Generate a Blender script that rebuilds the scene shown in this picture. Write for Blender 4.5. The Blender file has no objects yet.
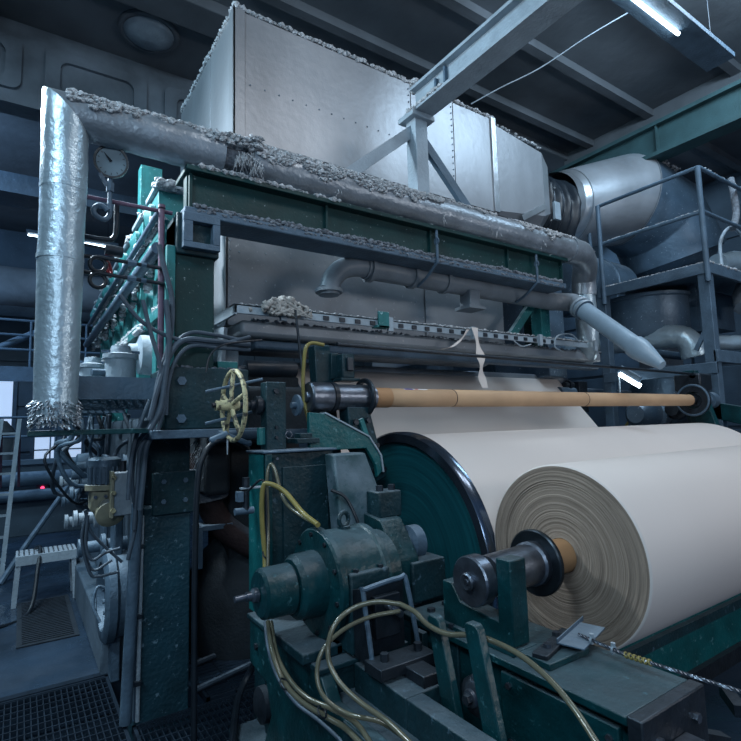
import bpy, bmesh, math, random
from mathutils import Vector, Matrix, noise
random.seed(7)
S = bpy.context.scene
COL = S.collection
PI = math.pi

# ---------------------------------------------------------------- camera
H = 1.8                                   # eye height above the shop floor
FPX, CX = 520.0, 370.5                    # focal length and centre for a 741 px frame
_cd = Vector((1150-CX, 404-CX, FPX)).normalized()          # machine cross direction (+X)
_md = Vector((20-CX, 434-CX, FPX)); _md = (_md - _cd*_md.dot(_cd)).normalized()   # +Y
_up = _cd.cross(_md)
RW = Matrix((_cd, _md, _up))              # camera frame (right, down, forward) -> world
cam = bpy.data.cameras.new('camera'); co = bpy.data.objects.new('camera', cam); COL.objects.link(co)
cam.sensor_width = 36; cam.lens = FPX/741*36; cam.clip_start = .05; cam.clip_end = 100
r_, d_, f_ = (RW @ Vector(v) for v in ((1,0,0),(0,1,0),(0,0,1)))
mw = Matrix((( r_.x, -d_.x, -f_.x, 0), (r_.y, -d_.y, -f_.y, 0), (r_.z, -d_.z, -f_.z, H), (0,0,0,1)))
co.matrix_world = mw
S.camera = co

def A(u, v, X=None, Y=None, Z=None, D=None):
    """world point seen in direction (u, v) on the plane X / Y / Z = const"""
    r = RW @ Vector((u-CX, v-CX, FPX))
    t = X/r.x if X is not None else Y/r.y if Y is not None else (Z-H)/r.z if Z is not None else D/FPX
    return Vector((0,0,H)) + r*t

# ---------------------------------------------------------------- view, world, lights
S.view_settings.view_transform = 'Standard'; S.view_settings.look = 'None'
S.view_settings.gamma = 1; S.view_settings.use_curve_mapping = False
S.view_settings.exposure = -0.1
w = bpy.data.worlds.new('world'); S.world = w; w.use_nodes = True
w.node_tree.nodes['Background'].inputs[0].default_value = (.16,.42,.85,1)
w.node_tree.nodes['Background'].inputs[1].default_value = .21

def area(name, loc, target, sx, sy, power, col):  # rectangular light without a fixture, standing out of view
    l = bpy.data.lights.new(name, 'AREA'); l.shape = 'RECTANGLE'; l.size = sx; l.size_y = sy
    l.energy = power; l.color = col
    o = bpy.data.objects.new(name, l); COL.objects.link(o); o.location = loc
    o.rotation_euler = (Vector(target)-Vector(loc)).to_track_quat('-Z','Y').to_euler()
    return o
area('unseen_area_light', (-3.2,-.2,6.4), (2.5,4,3.2), 2.4, .8, 270, (.62,.84,1))
area('unseen_area_light', (-1.8,-3.2,3.7), (2.5,4.2,2.7), 2.4, .8, 125, (.7,.86,1))  # unseen light added to brighten the hood front
area('unseen_area_light', (3.4,.1,6.6), (4.2,2.6,1.2), 3.0, .8, 95, (1,.96,.96))  # unseen overhead light added for the paper
area('unseen_area_light', (6.5,-3.6,3.1), (4.0,3.2,1.8), 2.6, .8, 105, (1,.96,.95))  # added out of view to even out the roll and reach the web
area('unseen_area_light', (-.55,4.5,4.4), (2.2,1.7,1.1), .45, .2, 210, (.8,.92,1))
area('unseen_area_light', (-1.6,5.2,6.2), (1.2,4,1.5), 1.6, .6, 130, (.5,.8,1))
area('unseen_area_light', (6.2,1.6,6.9), (7.6,4.2,3.5), 2.6, .8, 200, (.62,.82,1))  # unseen light added to brighten the ducts and platform at right
area('unseen_area_light', (-3.4,9.6,6.2), (-.3,16,3), 2.4, .8, 380, (.4,.65,1))  # added out of view to lift the far wall
area('unseen_area_light', (11.5,8.5,6.6), (11,6,2), 2.6, .8, 120, (.45,.7,1))

# ---------------------------------------------------------------- materials
def mat(name, col, rough=.6, metal=0, var=.35, scale=6, col2=None, bump=.15, bscale=40, dust=0, dustcol=(.33,.4,.47), spots=0, spotcol=(.4,.47,.5), coat=0, aniso=None):
    m = bpy.data.materials.new(name); m.use_nodes = True
    nt = m.node_tree; N = nt.nodes; L = nt.links; b = N['Principled BSDF']
    tc = N.new('ShaderNodeTexCoord'); geo = N.new('ShaderNodeNewGeometry')
    n1 = N.new('ShaderNodeTexNoise'); n1.inputs['Scale'].default_value = scale; n1.inputs['Detail'].default_value = 6
    L.new(geo.outputs['Position'], n1.inputs['Vector'])
    if aniso:
        mp = N.new('ShaderNodeMapping'); mp.inputs['Scale'].default_value = aniso
        L.new(geo.outputs['Position'], mp.inputs['Vector']); L.new(mp.outputs[0], n1.inputs['Vector'])
    rp = N.new('ShaderNodeValToRGB'); rp.color_ramp.elements[0].position = .3; rp.color_ramp.elements[1].position = .72
    c2 = col2 or tuple(c*(1-var) for c in col)
    rp.color_ramp.elements[0].color = (*c2,1); rp.color_ramp.elements[1].color = (*col,1)
    L.new(n1.outputs[0], rp.inputs[0]); out = rp.outputs[0]
    def mix(fac, cb):
        nonlocal out
        mx = N.new('ShaderNodeMix'); mx.data_type = 'RGBA'
        L.new(fac, mx.inputs[0]); L.new(out, mx.inputs[6]); mx.inputs[7].default_value = (*cb,1); out = mx.outputs[2]
    if spots:
        n2 = N.new('ShaderNodeTexNoise'); n2.inputs['Scale'].default_value = 26; n2.inputs['Detail'].default_value = 4; n2.inputs['Roughness'].default_value = .65
        L.new(geo.outputs['Position'], n2.inputs['Vector'])
        r2 = N.new('ShaderNodeValToRGB'); r2.color_ramp.elements[0].position = .66-.1*spots; r2.color_ramp.elements[1].position = .7-.06*spots
        L.new(n2.outputs[0], r2.inputs[0]); mix(r2.outputs[0], spotcol)
    if dust:                                  # paper dust settled on upward surfaces
        sp = N.new('ShaderNodeSeparateXYZ'); L.new(geo.outputs['Normal'], sp.inputs[0])
        n3 = N.new('ShaderNodeTexNoise'); n3.inputs['Scale'].default_value = 9; n3.inputs['Detail'].default_value = 5
        L.new(geo.outputs['Position'], n3.inputs['Vector'])
        ad = N.new('ShaderNodeMath'); ad.operation = 'ADD'; L.new(sp.outputs[2], ad.inputs[0]); L.new(n3.outputs[0], ad.inputs[1])
        mr = N.new('ShaderNodeMapRange'); mr.inputs[1].default_value = 1.0; mr.inputs[2].default_value = 1.45; mr.inputs[4].default_value = dust
        L.new(ad.outputs[0], mr.inputs[0]); mix(mr.outputs[0], dustcol)
    L.new(out, b.inputs['Base Color'])
    b.inputs['Roughness'].default_value = rough; b.inputs['Metallic'].default_value = metal
    if metal < .2: b.inputs['Specular IOR Level'].default_value = .3
    if coat: b.inputs['Coat Weight'].default_value = coat; b.inputs['Coat Roughness'].default_value = .2
    if bump:
        nb = N.new('ShaderNodeTexNoise'); nb.inputs['Scale'].default_value = bscale; nb.inputs['Detail'].default_value = 5
        L.new(geo.outputs['Position'], nb.inputs['Vector'])
        bp = N.new('ShaderNodeBump'); bp.inputs['Strength'].default_value = bump; bp.inputs['Distance'].default_value = .02
        L.new(nb.outputs[0], bp.inputs['Height']); L.new(bp.outputs[0], b.inputs['Normal'])
    return m
def emit(name, col, s):
    m = bpy.data.materials.new(name); m.use_nodes = True; b = m.node_tree.nodes['Principled BSDF']
    b.inputs['Base Color'].default_value = (*col,1); b.inputs['Emission Color'].default_value = (*col,1); b.inputs['Emission Strength'].default_value = s
    return m
G = mat('green_paint', (.003,.044,.054), .38, 0, .6, 7, dust=.16, spots=.3, spotcol=(.03,.1,.12), bump=.2)
GD = mat('dirty_green_paint', (.006,.034,.046), .5, 0, .5, 5, dust=.22, spots=.3, spotcol=(.04,.08,.11), bump=.3)
GG = mat('muted_green_girder', (.03,.075,.085), .6, 0, .4, 3, bump=.2)
GL = mat('pale_green_paint', (.02,.16,.17), .55, 0, .4, 8, dust=1, dustcol=(.42,.55,.6), spots=.3, spotcol=(.2,.36,.4))
GB = mat('gantry_green', (.002,.034,.037), .5, 0, .4, 4, dust=.3, spots=.1, spotcol=(.2,.26,.28))
STEEL = mat('worn_steel', (.2,.235,.29), .34, .9, .5, 14, bump=.1, bscale=60)
DSTEEL = mat('dark_steel', (.022,.032,.045), .42, .5, .5, 12, dust=.12, bump=.2)
GSTEEL = mat('grey_painted_steel', (.075,.125,.18), .55, .1, .35, 6, dust=.5, dustcol=(.3,.38,.46), bump=.3)
LSTEEL = mat('pale_painted_steel', (.27,.34,.4), .5, .1, .3, 6, dust=.8, dustcol=(.5,.56,.62), bump=.3)
GALV = mat('dull_sheet_metal', (.3,.33,.365), .42, .4, .42, 1.5, bump=.16, bscale=14, dust=.3, aniso=(1,1,.35))
HOOD = mat('hood_sheet_metal', (.25,.29,.33), .48, .3, .4, 1.8, bump=.2, bscale=12, spots=.1, spotcol=(.35,.38,.4))
ALU = mat('bright_aluminium', (.55,.6,.65), .3, .8, .3, 4, bump=.15, bscale=16)
DDUCT = mat('dusty_duct_metal', (.085,.14,.2), .42, .4, .4, 3, dust=.5, spots=.15, spotcol=(.3,.38,.45), bump=.25, bscale=20)
FOIL = mat('foil_wrap', (.4,.52,.6), .34, .55, .3, 4, bump=.3, bscale=30)
FOILD = mat('dusty_foil_wrap', (.27,.32,.37), .36, .5, .4, 4, dust=.75, dustcol=(.42,.46,.5), bump=.3, bscale=30)
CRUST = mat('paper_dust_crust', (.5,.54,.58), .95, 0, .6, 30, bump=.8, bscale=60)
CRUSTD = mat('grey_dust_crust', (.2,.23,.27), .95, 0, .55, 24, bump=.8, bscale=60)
PVC = mat('grey_plastic_pipe', (.14,.17,.2), .42, 0, .3, 5, dust=.5, bump=.1)
PVCB = mat('blue_grey_plastic_pipe', (.24,.34,.43), .35, 0, .2, 5, dust=.2, bump=.05)
KRAFT = mat('kraft_cardboard', (.46,.3,.18), .6, 0, .15, 5, bump=.05)
KRAFTD = mat('brown_cardboard_core', (.36,.2,.1), .65, 0, .2, 6, bump=.05)
PAPER = mat('paper_web', (.57,.525,.5), .62, 0, .045, 1.2, bump=.02, bscale=5, aniso=(1.2,.3,.3))
YEL = mat('chipped_yellow_paint', (.46,.43,.26), .5, 0, .3, 14, spots=1.7, spotcol=(.05,.05,.045), bump=.3)
YELD = mat('dusty_yellow_paint', (.27,.27,.2), .6, 0, .3, 10, dust=.5, bump=.2)
HOSE = mat('yellowed_clear_hose', (.11,.108,.075), .25, 0, .25, 12, bump=0, coat=.4)
HOSEY = mat('yellow_hose', (.24,.205,.07), .35, 0, .25, 12, bump=0)
BLACK = mat('black_rubber', (.012,.018,.026), .4, 0, .3, 10, bump=.1)
CABLE = mat('dusty_grey_cable', (.05,.075,.105), .6, 0, .4, 10, dust=.35)
GRATE = mat('dark_grating_steel', (.022,.038,.06), .4, .5, .4, 8, bump=.1)
CONC = mat('dark_concrete', (.1,.15,.2), .75, 0, .5, 1.1, bump=.5, bscale=9, spots=.12, spotcol=(.15,.2,.26))
CEIL = mat('sooty_ceiling', (.15,.175,.2), .8, 0, .5, .9, bump=.4, bscale=6)
CONCL = mat('pale_concrete_beam', (.15,.19,.23), .8, 0, .55, 1.6, bump=.5, bscale=10)
def wet(name, col):
    m = mat(name, col, .35, 0, .55, 1.5, bump=.5, bscale=7)
    nt = m.node_tree; N = nt.nodes; L = nt.links; b = N['Principled BSDF']
    n = N.new('ShaderNodeTexNoise'); n.inputs['Scale'].default_value = 1.3; n.inputs['Detail'].default_value = 5
    geo = N.new('ShaderNodeNewGeometry'); L.new(geo.outputs['Position'], n.inputs['Vector'])
    r = N.new('ShaderNodeMapRange'); r.inputs[1].default_value = .42; r.inputs[2].default_value = .62; r.inputs[3].default_value = .12; r.inputs[4].default_value = .75
    L.new(n.outputs[0], r.inputs[0]); L.new(r.outputs[0], b.inputs['Roughness']); return m
FLOOR = wet('wet_concrete_floor', (.03,.055,.09))
CLOTH = mat('grimy_rag', (.36,.36,.35), .95, 0, .5, 25, bump=.5)
WHITE = mat('dial_white', (.13,.19,.23), .5, 0, .05, 5, bump=0)
RED = mat('faded_red', (.3,.04,.05), .5)
PURP = mat('purple_brown_pipe', (.12,.075,.12), .5, 0, .3, 10, dust=.5)
TAPE = mat('white_tape', (.7,.7,.7), .6, bump=0)
BLUEP = mat('blue_print', (.05,.07,.4), .6, bump=0)
TUBE = emit('tube_glow', (.8,.93,1), 14)
TUBE2 = emit('far_tube_glow', (.75,.9,1), 7)
WIN = emit('daylight_window', (.6,.76,1), .65)
G2 = mat('bright_and_lit_teal', (.004,.095,.105), .38, 0, .4, 7, dust=.2, spots=.4, spotcol=(.06,.18,.2), bump=.2)  # own bright teal; on the pedestal strip it paints in light
GP = mat('scuffed_post_paint', (.012,.05,.072), .5, 0, .5, 4, dust=.3, spots=.42, spotcol=(.08,.14,.18), bump=.4)
ARM = mat('patchy_grey_blue_paint', (.11,.16,.2), .55, 0, .55, 6, col2=(.015,.05,.06), dust=.3, spots=.3, spotcol=(.02,.07,.08), bump=.25)
DARKC = mat('dark_casing', (.02,.03,.04), .7, 0, .5, 4, dust=.3, dustcol=(.1,.13,.16), bump=.3)  # very dark casing colour, varied at random
RUST = mat('rusty_pipe', (.035,.022,.024), .8, 0, .5, 8, dust=.7, dustcol=(.08,.11,.14), bump=.4)

# wound end of a paper roll: rings in the roll's own axis frame
def ring_mat(nm='wound_paper_edges', c0=(.075,.055,.043,1), c1=(.33,.27,.22,1), sc=120, rough=.85, bm=.8):
    m = bpy.data.materials.new(nm); m.use_nodes = True
    nt = m.node_tree; N = nt.nodes; L = nt.links; b = N['Principled BSDF']
    tc = N.new('ShaderNodeTexCoord'); sp = N.new('ShaderNodeSeparateXYZ'); L.new(tc.outputs['Object'], sp.inputs[0])
    def M(op, a, c=None):
        x = N.new('ShaderNodeMath'); x.operation = op
        (L.new(a, x.inputs[0]) if not isinstance(a, float) else None)
        if c is not None: (L.new(c, x.inputs[1]) if not isinstance(c, float) else setattr(x.inputs[1], 'default_value', c))
        return x.outputs[0]
    y2 = M('MULTIPLY', sp.outputs[1], sp.outputs[1]); z2 = M('MULTIPLY', sp.outputs[2], sp.outputs[2])
    r = M('SQRT', M('ADD', y2, z2))
    cb = N.new('ShaderNodeCombineXYZ'); L.new(r, cb.inputs[0])
    n0 = N.new('ShaderNodeTexNoise'); n0.inputs['Scale'].default_value = 1.6; L.new(tc.outputs['Object'], n0.inputs['Vector'])
    L.new(M('MULTIPLY', n0.outputs[0], .03), cb.inputs[1])
    n = N.new('ShaderNodeTexNoise'); n.inputs['Scale'].default_value = sc; n.inputs['Detail'].default_value = 6; n.inputs['Roughness'].default_value = .75
    L.new(cb.outputs[0], n.inputs['Vector'])
    rp = N.new('ShaderNodeValToRGB'); e = rp.color_ramp.elements
    e[0].position = .3; e[0].color = c0; e[1].position = .72; e[1].color = c1
    L.new(n.outputs[0], rp.inputs[0]); L.new(rp.outputs[0], b.inputs['Base Color']); b.inputs['Roughness'].default_value = rough
    bp = N.new('ShaderNodeBump'); bp.inputs['Strength'].default_value = bm; bp.inputs['Distance'].default_value = .006
    L.new(n.outputs[0], bp.inputs['Height']); L.new(bp.outputs[0], b.inputs['Normal'])
    return m
RINGS = ring_mat()

# ---------------------------------------------------------------- mesh helpers
def V(*a): return Vector(a[0]) if len(a) == 1 else Vector(a)
def frame(d):
    d = Vector(d).normalized(); a = Vector((0,0,1)) if abs(d.z) < .9 else Vector((1,0,0))
    u = d.cross(a).normalized(); return u, d.cross(u).normalized()
def spline(pts, n=6):
    P = [Vector(p) for p in pts]
    if len(P) < 3: return P
    Q = [P[0]*2-P[1]] + P + [P[-1]*2-P[-2]]; out = []
    for i in range(1, len(Q)-2):
        a,b,c,d = Q[i-1:i+3]
        for k in range(n):
            t = k/n; out.append(.5*((2*b)+(c-a)*t+(2*a-5*b+4*c-d)*t*t+(3*b-a-3*c+d)*t**3))
    out.append(P[-1]); return out
class MB:
    def __init__(s): s.v = []; s.f = []
    def add(s, vs, fs):
        o = len(s.v); s.v += [Vector(v) for v in vs]; s.f += [tuple(i+o for i in f) for f in fs]; return s
    def box(s, x0,x1,y0,y1,z0,z1, rot=None, c=None):
        vs = [Vector((x,y,z)) for z in (z0,z1) for y in (y0,y1) for x in (x0,x1)]
        if rot is not None:
            c = Vector(c) if c is not None else sum(vs, Vector())/8
            vs = [rot @ (v-c) + c for v in vs]
        return s.add(vs, [(0,2,3,1),(4,5,7,6),(0,1,5,4),(2,6,7,3),(0,4,6,2),(1,3,7,5)])
    def bar(s, a, b, w, h, up=(0,0,1)):
        """rectangular bar from a to b, w across, h along the up side"""
        a = Vector(a); b = Vector(b); d = (b-a).normalized(); up = Vector(up)
        if abs(d.dot(up)) > .95: up = Vector((1,0,0))
        u = d.cross(up).normalized()*w/2; t = u.cross(d).normalized()*h/2
        vs = [p+i*u+j*t for p in (a,b) for j in (-1,1) for i in (-1,1)]
        return s.add(vs, [(0,1,3,2),(4,6,7,5),(0,4,5,1),(2,3,7,6),(0,2,6,4),(1,5,7,3)])
    def tube(s, path, r, n=10, caps=True, rfun=None, jitter=0, seed=0):
        P = [Vector(p) for p in path]; rings = []; u = None
        for i, p in enumerate(P):
            d = (P[min(i+1,len(P)-1)]-P[max(i-1,0)]).normalized()
            if u is None: u, v = frame(d)
            else: u = (u-d*u.dot(d)).normalized(); v = d.cross(u)
            # mitre: keep the section full at a bend
            rr = rfun(i/(len(P)-1)) if rfun else r
            ring = []
            for k in range(n):
                a = 2*PI*k/n; q = p+(u*math.cos(a)+v*math.sin(a))*rr
                if jitter:
                    nn = noise.noise(q*5+Vector((seed,0,0)))*.6+noise.noise(q*19+Vector((0,seed,0)))*.5
                    q = q+(q-p).normalized()*nn*jitter
                ring.append(q)
            rings.append(ring)
        vs = [q for r_ in rings for q in r_]; fs = []
        for i in range(len(P)-1):
            for k in range(n):
                a = i*n+k; b = i*n+(k+1)%n; fs.append((a,b,b+n,a+n))
        if caps: fs += [tuple(range(n))[::-1], tuple((len(P)-1)*n+k for k in range(n))]
        return s.add(vs, fs)
    def mitre(s, a, b, r, ca, cb, n=28, step=.03, jit=0, r2=None):
        """wrapped pipe from a to b whose ends are cut by planes with normals ca / cb (None = square)"""
        a = Vector(a); b = Vector(b); d = (b-a).normalized(); u, v = frame(d); L = (b-a).length; m = max(3,int(L/step)); rings = []
        for i in range(m+1):
            f = i/m; ring = []; rr = r+((r2 or r)-r)*f
            for k in range(n):
                t = 2*PI*k/n; o = (u*math.cos(t)+v*math.sin(t))*rr; s0 = 0 if ca is None else -o.dot(ca)/d.dot(ca); s1 = L if cb is None else L-o.dot(cb)/d.dot(cb)
                q = a+o+d*(s0+(s1-s0)*f); q += o.normalized()*jit*(noise.noise(q*6)+.5*noise.noise(q*24)); ring.append(q)
            rings.append(ring)
        return s.add([q for g in rings for q in g], [(i*n+k,i*n+(k+1)%n,(i+1)*n+(k+1)%n,(i+1)*n+k) for i in range(m) for k in range(n)]+[tuple(range(n))[::-1],tuple(m*n+k for k in range(n))])
    def cyl(s, a, b, r, r2=None, n=20, caps=True):
        a = Vector(a); b = Vector(b); u, v = frame(b-a); r2 = r if r2 is None else r2
        vs = [p+(u*math.cos(2*PI*k/n)+v*math.sin(2*PI*k/n))*q for p,q in ((a,r),(b,r2)) for k in range(n)]
        fs = [(k,(k+1)%n,n+(k+1)%n,n+k) for k in range(n)]
        if caps: fs += [tuple(range(n))[::-1], tuple(range(n,2*n))]
        return s.add(vs, fs)
    def lathe(s, o, ax, prof, n=40, closed=False):
        """prof: list of (t along axis, radius)"""
        o = Vector(o); ax = Vector(ax).normalized(); u, v = frame(ax)
        vs = []; m = len(prof)
        for t, r in prof:
            for k in range(n):
                a = 2*PI*k/n; vs.append(o+ax*t+(u*math.cos(a)+v*math.sin(a))*r)
        fs = [(i*n+k, i*n+(k+1)%n, (i+1)*n+(k+1)%n, (i+1)*n+k) for i in range(m-1) for k in range(n)]
        if closed: fs += [((m-1)*n+k, (m-1)*n+(k+1)%n, (k+1)%n, k) for k in range(n)]
        else:
            if prof[0][1] > 1e-4: fs.append(tuple(range(n))[::-1])
            if prof[-1][1] > 1e-4: fs.append(tuple((m-1)*n+k for k in range(n)))
        return s.add(vs, fs)
    def prism(s, pts, ext):
        """planar polygon of 3-D points extruded by vector ext"""
        P = [Vector(p) for p in pts]; e = Vector(ext); n = len(P)
        return s.add(P+[p+e for p in P], [tuple(range(n))[::-1], tuple(range(n,2*n))]+[(i,(i+1)%n,n+(i+1)%n,n+i) for i in range(n)])
    def torus(s, c, ax, R, r, n=36, m=8):
        c = Vector(c); ax = Vector(ax).normalized(); u, v = frame(ax); vs = []
        for i in range(n):
            a = 2*PI*i/n; d = u*math.cos(a)+v*math.sin(a)
            for j in range(m):
                b = 2*PI*j/m; vs.append(c+d*(R+r*math.cos(b))+ax*r*math.sin(b))
        return s.add(vs, [(i*m+j, ((i+1)%n)*m+j, ((i+1)%n)*m+(j+1)%m, i*m+(j+1)%m) for i in range(n) for j in range(m)])
    def pipe_crust(s, a, b, R_, n, r=.012, lo=-60, hi=92):
        """fibre lumps lying on the upper side of a pipe, thinning out down its flanks"""
        a = Vector(a); b = Vector(b)
        for i in range(n):
            t = random.random(); p = a.lerp(b, t); lim = hi*(.55+.9*noise.noise(p*3.1)+.4*noise.noise(p*11)); th = math.radians(lo+(max(lim,5)-lo)*random.random()**.8)
            o = Vector((0,-math.sin(th),math.cos(th)))*(R_+random.uniform(-.004,.014))
            s.blob(p+o, r*random.uniform(.5,1.35), (1.4,1,.8))
        return s
    def hexb(s, p, ax, r=.012, h=.01): p = Vector(p); ax = Vector(ax).normalized(); return s.cyl(p-ax*.003, p+ax*h, r, n=6)
    def blob(s, c, r, sq=(1,1,1)):
        c = Vector(c); t = (1+5**.5)/2; k = r/1.9
        vs = [(-1,t,0),(1,t,0),(-1,-t,0),(1,-t,0),(0,-1,t),(0,1,t),(0,-1,-t),(0,1,-t),(t,0,-1),(t,0,1),(-t,0,-1),(-t,0,1)]
        fs = [(0,11,5),(0,5,1),(0,1,7),(0,7,10),(0,10,11),(1,5,9),(5,11,4),(11,10,2),(10,7,6),(7,1,8),(3,9,4),(3,4,2),(3,2,6),(3,6,8),(3,8,9),(4,9,5),(2,4,11),(6,2,10),(8,6,7),(9,8,1)]
        vs = [c+Vector((x*sq[0],y*sq[1],z*sq[2]))*k*random.uniform(.7,1.25) for x,y,z in vs]
        return s.add(vs, fs)
    def crust(s, a, b, w, h, n, r=.02, side=(0,1,0)):
        """ragged line of settled fibre lumps between a and b"""
        a = Vector(a); b = Vector(b); sd = Vector(side)
        for i in range(n):
            t = random.random(); p = a.lerp(b, t)
            hh = h*(.35+.9*abs(noise.noise(p*4)))
            s.blob(p+sd*random.uniform(-w,w)/2+Vector((0,0,random.uniform(0,hh))), r*random.uniform(.5,1.4), (1.2,1,.8))
        return s
    def fib(s, a, n, L, r=.004):
        for i in range(n):
            p = Vector(a)+Vector([random.uniform(-.03,.03) for _ in range(3)])
            q = p+Vector((random.uniform(-.4,.4),random.uniform(-.4,.4),-random.uniform(.4,1)))*L
            s.cyl(p, q, r, r*.3, n=4)
        return s

def tag(o, label=None, cat=None, group=None, kind=None):
    if label: o['label'] = label
    if cat: o['category'] = cat
    if group: o['group'] = group
    if kind: o['kind'] = kind
    return o
def thing(name, label, cat, loc=(0,0,0), group=None):
    o = bpy.data.objects.new(name, None); COL.objects.link(o); o.location = loc; o.empty_display_size = .1
    return tag(o, label, cat, group)
def root_loc(p):
    l = Vector((0,0,0))
    while p: l += p.location; p = p.parent
    return l
def obj(name, m, material, parent=None, smooth=40, bev=0, label=None, kind=None, origin=None):
    """link the builder's geometry (given in world coordinates) as one mesh object"""
    base = root_loc(parent); loc = Vector(origin)-base if origin is not None else Vector((0,0,0))
    if parent is None and origin is None and m.v:
        lo = [min(v[i] for v in m.v) for i in range(3)]; hi = [max(v[i] for v in m.v) for i in range(3)]
        loc = Vector(((lo[0]+hi[0])/2,(lo[1]+hi[1])/2,lo[2]))
    me = bpy.data.meshes.new(name); me.from_pydata([tuple(v-base-loc) for v in m.v], [], m.f)
    bm = bmesh.new(); bm.from_mesh(me); bmesh.ops.recalc_face_normals(bm, faces=bm.faces); bm.to_mesh(me); bm.free()
    if smooth: me.shade_smooth(); me.set_sharp_from_angle(angle=math.radians(smooth))
    me.materials.append(material)
    o = bpy.data.objects.new(name, me); COL.objects.link(o); o.location = loc
    if parent: o.parent = parent
    if bev:
        b = o.modifiers.new('bevel','BEVEL'); b.width = bev; b.segments = 2; b.limit_method = 'ANGLE'; b.angle_limit = .6
    if label: o['label'] = label
    if kind: o['kind'] = kind
    return o
def solo(name, m, material, label, cat, group=None, kind=None, **k):
    return tag(obj(name, m, material, None, **k), label, cat, group, kind)
def struct(name, m, material, parent=None, **k):
    return tag(obj(name, m, material, parent, **k), kind=None if parent else 'structure')
def copy_tree(o, parent=None):
    c = o.copy(); COL.objects.link(c); c.parent = parent
    for ch in list(o.children): copy_tree(ch, c)
    return c
X3, Y3, Z3 = Vector((1,0,0)), Vector((0,1,0)), Vector((0,0,1))
# ================================================================ SETTING
# floor: concrete round a sunken pit that the steel gratings cover
fl = MB()
fl.box(-7,14,4.55,19,-.3,0); fl.box(-7,-1.6,-3,4.55,-.3,0); fl.box(2.6,14,-3,4.55,-.3,0); fl.box(-1.6,2.6,-3,-.6,-.3,0)
fl.box(.7,2.6,3.95,4.55,-.3,-.002)
struct('floor', fl, FLOOR)
struct('trim_1', MB().box(-1.7,2.7,-.7,4.6,-1.3,-1.2).box(-1.7,-1.6,-.6,4.55,-1.2,-.3).box(-1.6,2.6,4.5,4.6,-1.2,-.3), CONC)
fr = MB()
fr.box(-1.6,.7,4.5,4.56,-.04,.012); 
struct('trim_2', fr, GRATE)
ce = MB(); ce.box(-7,14,-3,19,7.4,7.7); ceiling = struct('ceiling', ce, CEIL)
for i, y in enumerate((-1.4,.2,1.7,3.1,4.5,5.7)):
    obj('ceiling_rib', MB().box(2.2,14,y,y+.14,7.27,7.42), CEIL, ceiling)
for x in (9.4,):
    obj('ceiling_beam', MB().box(x,x+.3,-3,6.4,6.95,7.41), CEIL, ceiling)
gA = obj('ceiling_girder', MB().box(-7,14,6.3,6.8,7.25,7.41), CEIL, ceiling, bev=.02)
obj('ceiling_girder', MB().box(-2.2,-1.7,-3,8,6.7,7.41), CONCL, ceiling, bev=.02)
obj('ceiling_girder', MB().box(-.75,-.5,2,8,7.05,7.41), CEIL, ceiling, bev=.02)
# pale concrete girder with rounded pockets
gb = MB(); gb.box(-7,6,8.06,8.4,6.22,7.41); gB = obj('pocket_girder', gb, CONCL, ceiling)
def roundrect(x0,x1,z0,z1,r,y,n=5):
    out = []
    for cx,cz,a0 in ((x1-r,z1-r,0),(x0+r,z1-r,90),(x0+r,z0+r,180),(x1-r,z0+r,270)):
        for k in range(n+1):
            a = math.radians(a0+90*k/n); out.append(Vector((cx+r*math.cos(a), y, cz+r*math.sin(a))))
    return out
for x0 in (-4.4,-2.9,-1.3,.28,1.85,3.4):
    x1 = x0+.95; z0, z1 = 6.5, 7.0
    out = roundrect(x0-.18,x1+.18,z0-.1,z1+.14,.12,8.0); inn = roundrect(x0,x1,z0,z1,.12,8.0)
    n = len(out); m = MB()
    m.add(out+inn+[p+Vector((0,.06,0)) for p in out]+[p+Vector((0,.06,0)) for p in inn],
          [(i,(i+1)%n,n+(i+1)%n,n+i) for i in range(n)]+[(n+i,n+(i+1)%n,3*n+(i+1)%n,3*n+i) for i in range(n)]+[(i,(i+1)%n,2*n+(i+1)%n,2*n+i) for i in range(n)])
    obj('pocket_surround', m, CONCL, gB, smooth=0)
# far wall with concrete panels
wf = struct('wall_far', MB().box(-7,14,17,17.3,-.3,7.5), CONC)
for r in range(6):
    for c in range(14):
        x = -6.9+c*1.5; z = .1+r*1.22
        m = MB().box(x,x+1.44,16.93,17.02,z,z+1.15)
        obj('panel', m, CONC, wf, bev=.015)
wr = struct('wall_right', MB().box(13.6,13.9,-3,17.3,-.3,7.5), CONC)
for r in range(5):
    for c in range(9):
        y = -2.5+c*2.15; z = .1+r*1.45
        obj('panel', MB().box(13.54,13.62,y,y+2.09,z,z+1.38), CONC, wr, bev=.015)
struct('wall_left', MB().box(-7.3,-7,-3,17.3,-.3,7.5), CONC)
for y in (5.2, 8.6, 12):
    solo('concrete_column', MB().box(10.6,11.2,y,y+.6,0,7.4), CONCL, {5.2:'nearest pale concrete column behind the platform stairs at right',8.6:'second concrete column behind the fan casings',12:'farthest concrete column against the right hall wall'}[y], 'column', 'concrete columns on the right', bev=.02)
# lit windows at far left
for i,(x0,x1,z0,z1) in enumerate(((-1.75,-.2,.5,3.3),(.3,1.45,.8,1.9),(-4,-2.3,1.9,4.2))):
    wn = struct('window_%d'%(i+1), MB().box(x0-.08,x1+.08,16.86,16.95,z0-.08,z0).box(x0-.08,x1+.08,16.86,16.95,z1,z1+.08).box(x0-.08,x0,16.86,16.95,z0,z1).box(x1,x1+.08,16.86,16.95,z0,z1), GSTEEL)
    nx = 3
    for a in range(nx):
        for b in range(2):
            u0 = x0+(x1-x0)*a/nx; v0 = z0+(z1-z0)*b/2
            obj('pane', MB().box(u0+.02,u0+(x1-x0)/nx-.02,16.9,16.92,v0+.02,v0+(z1-z0)/2-.02), WIN, wn)
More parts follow.
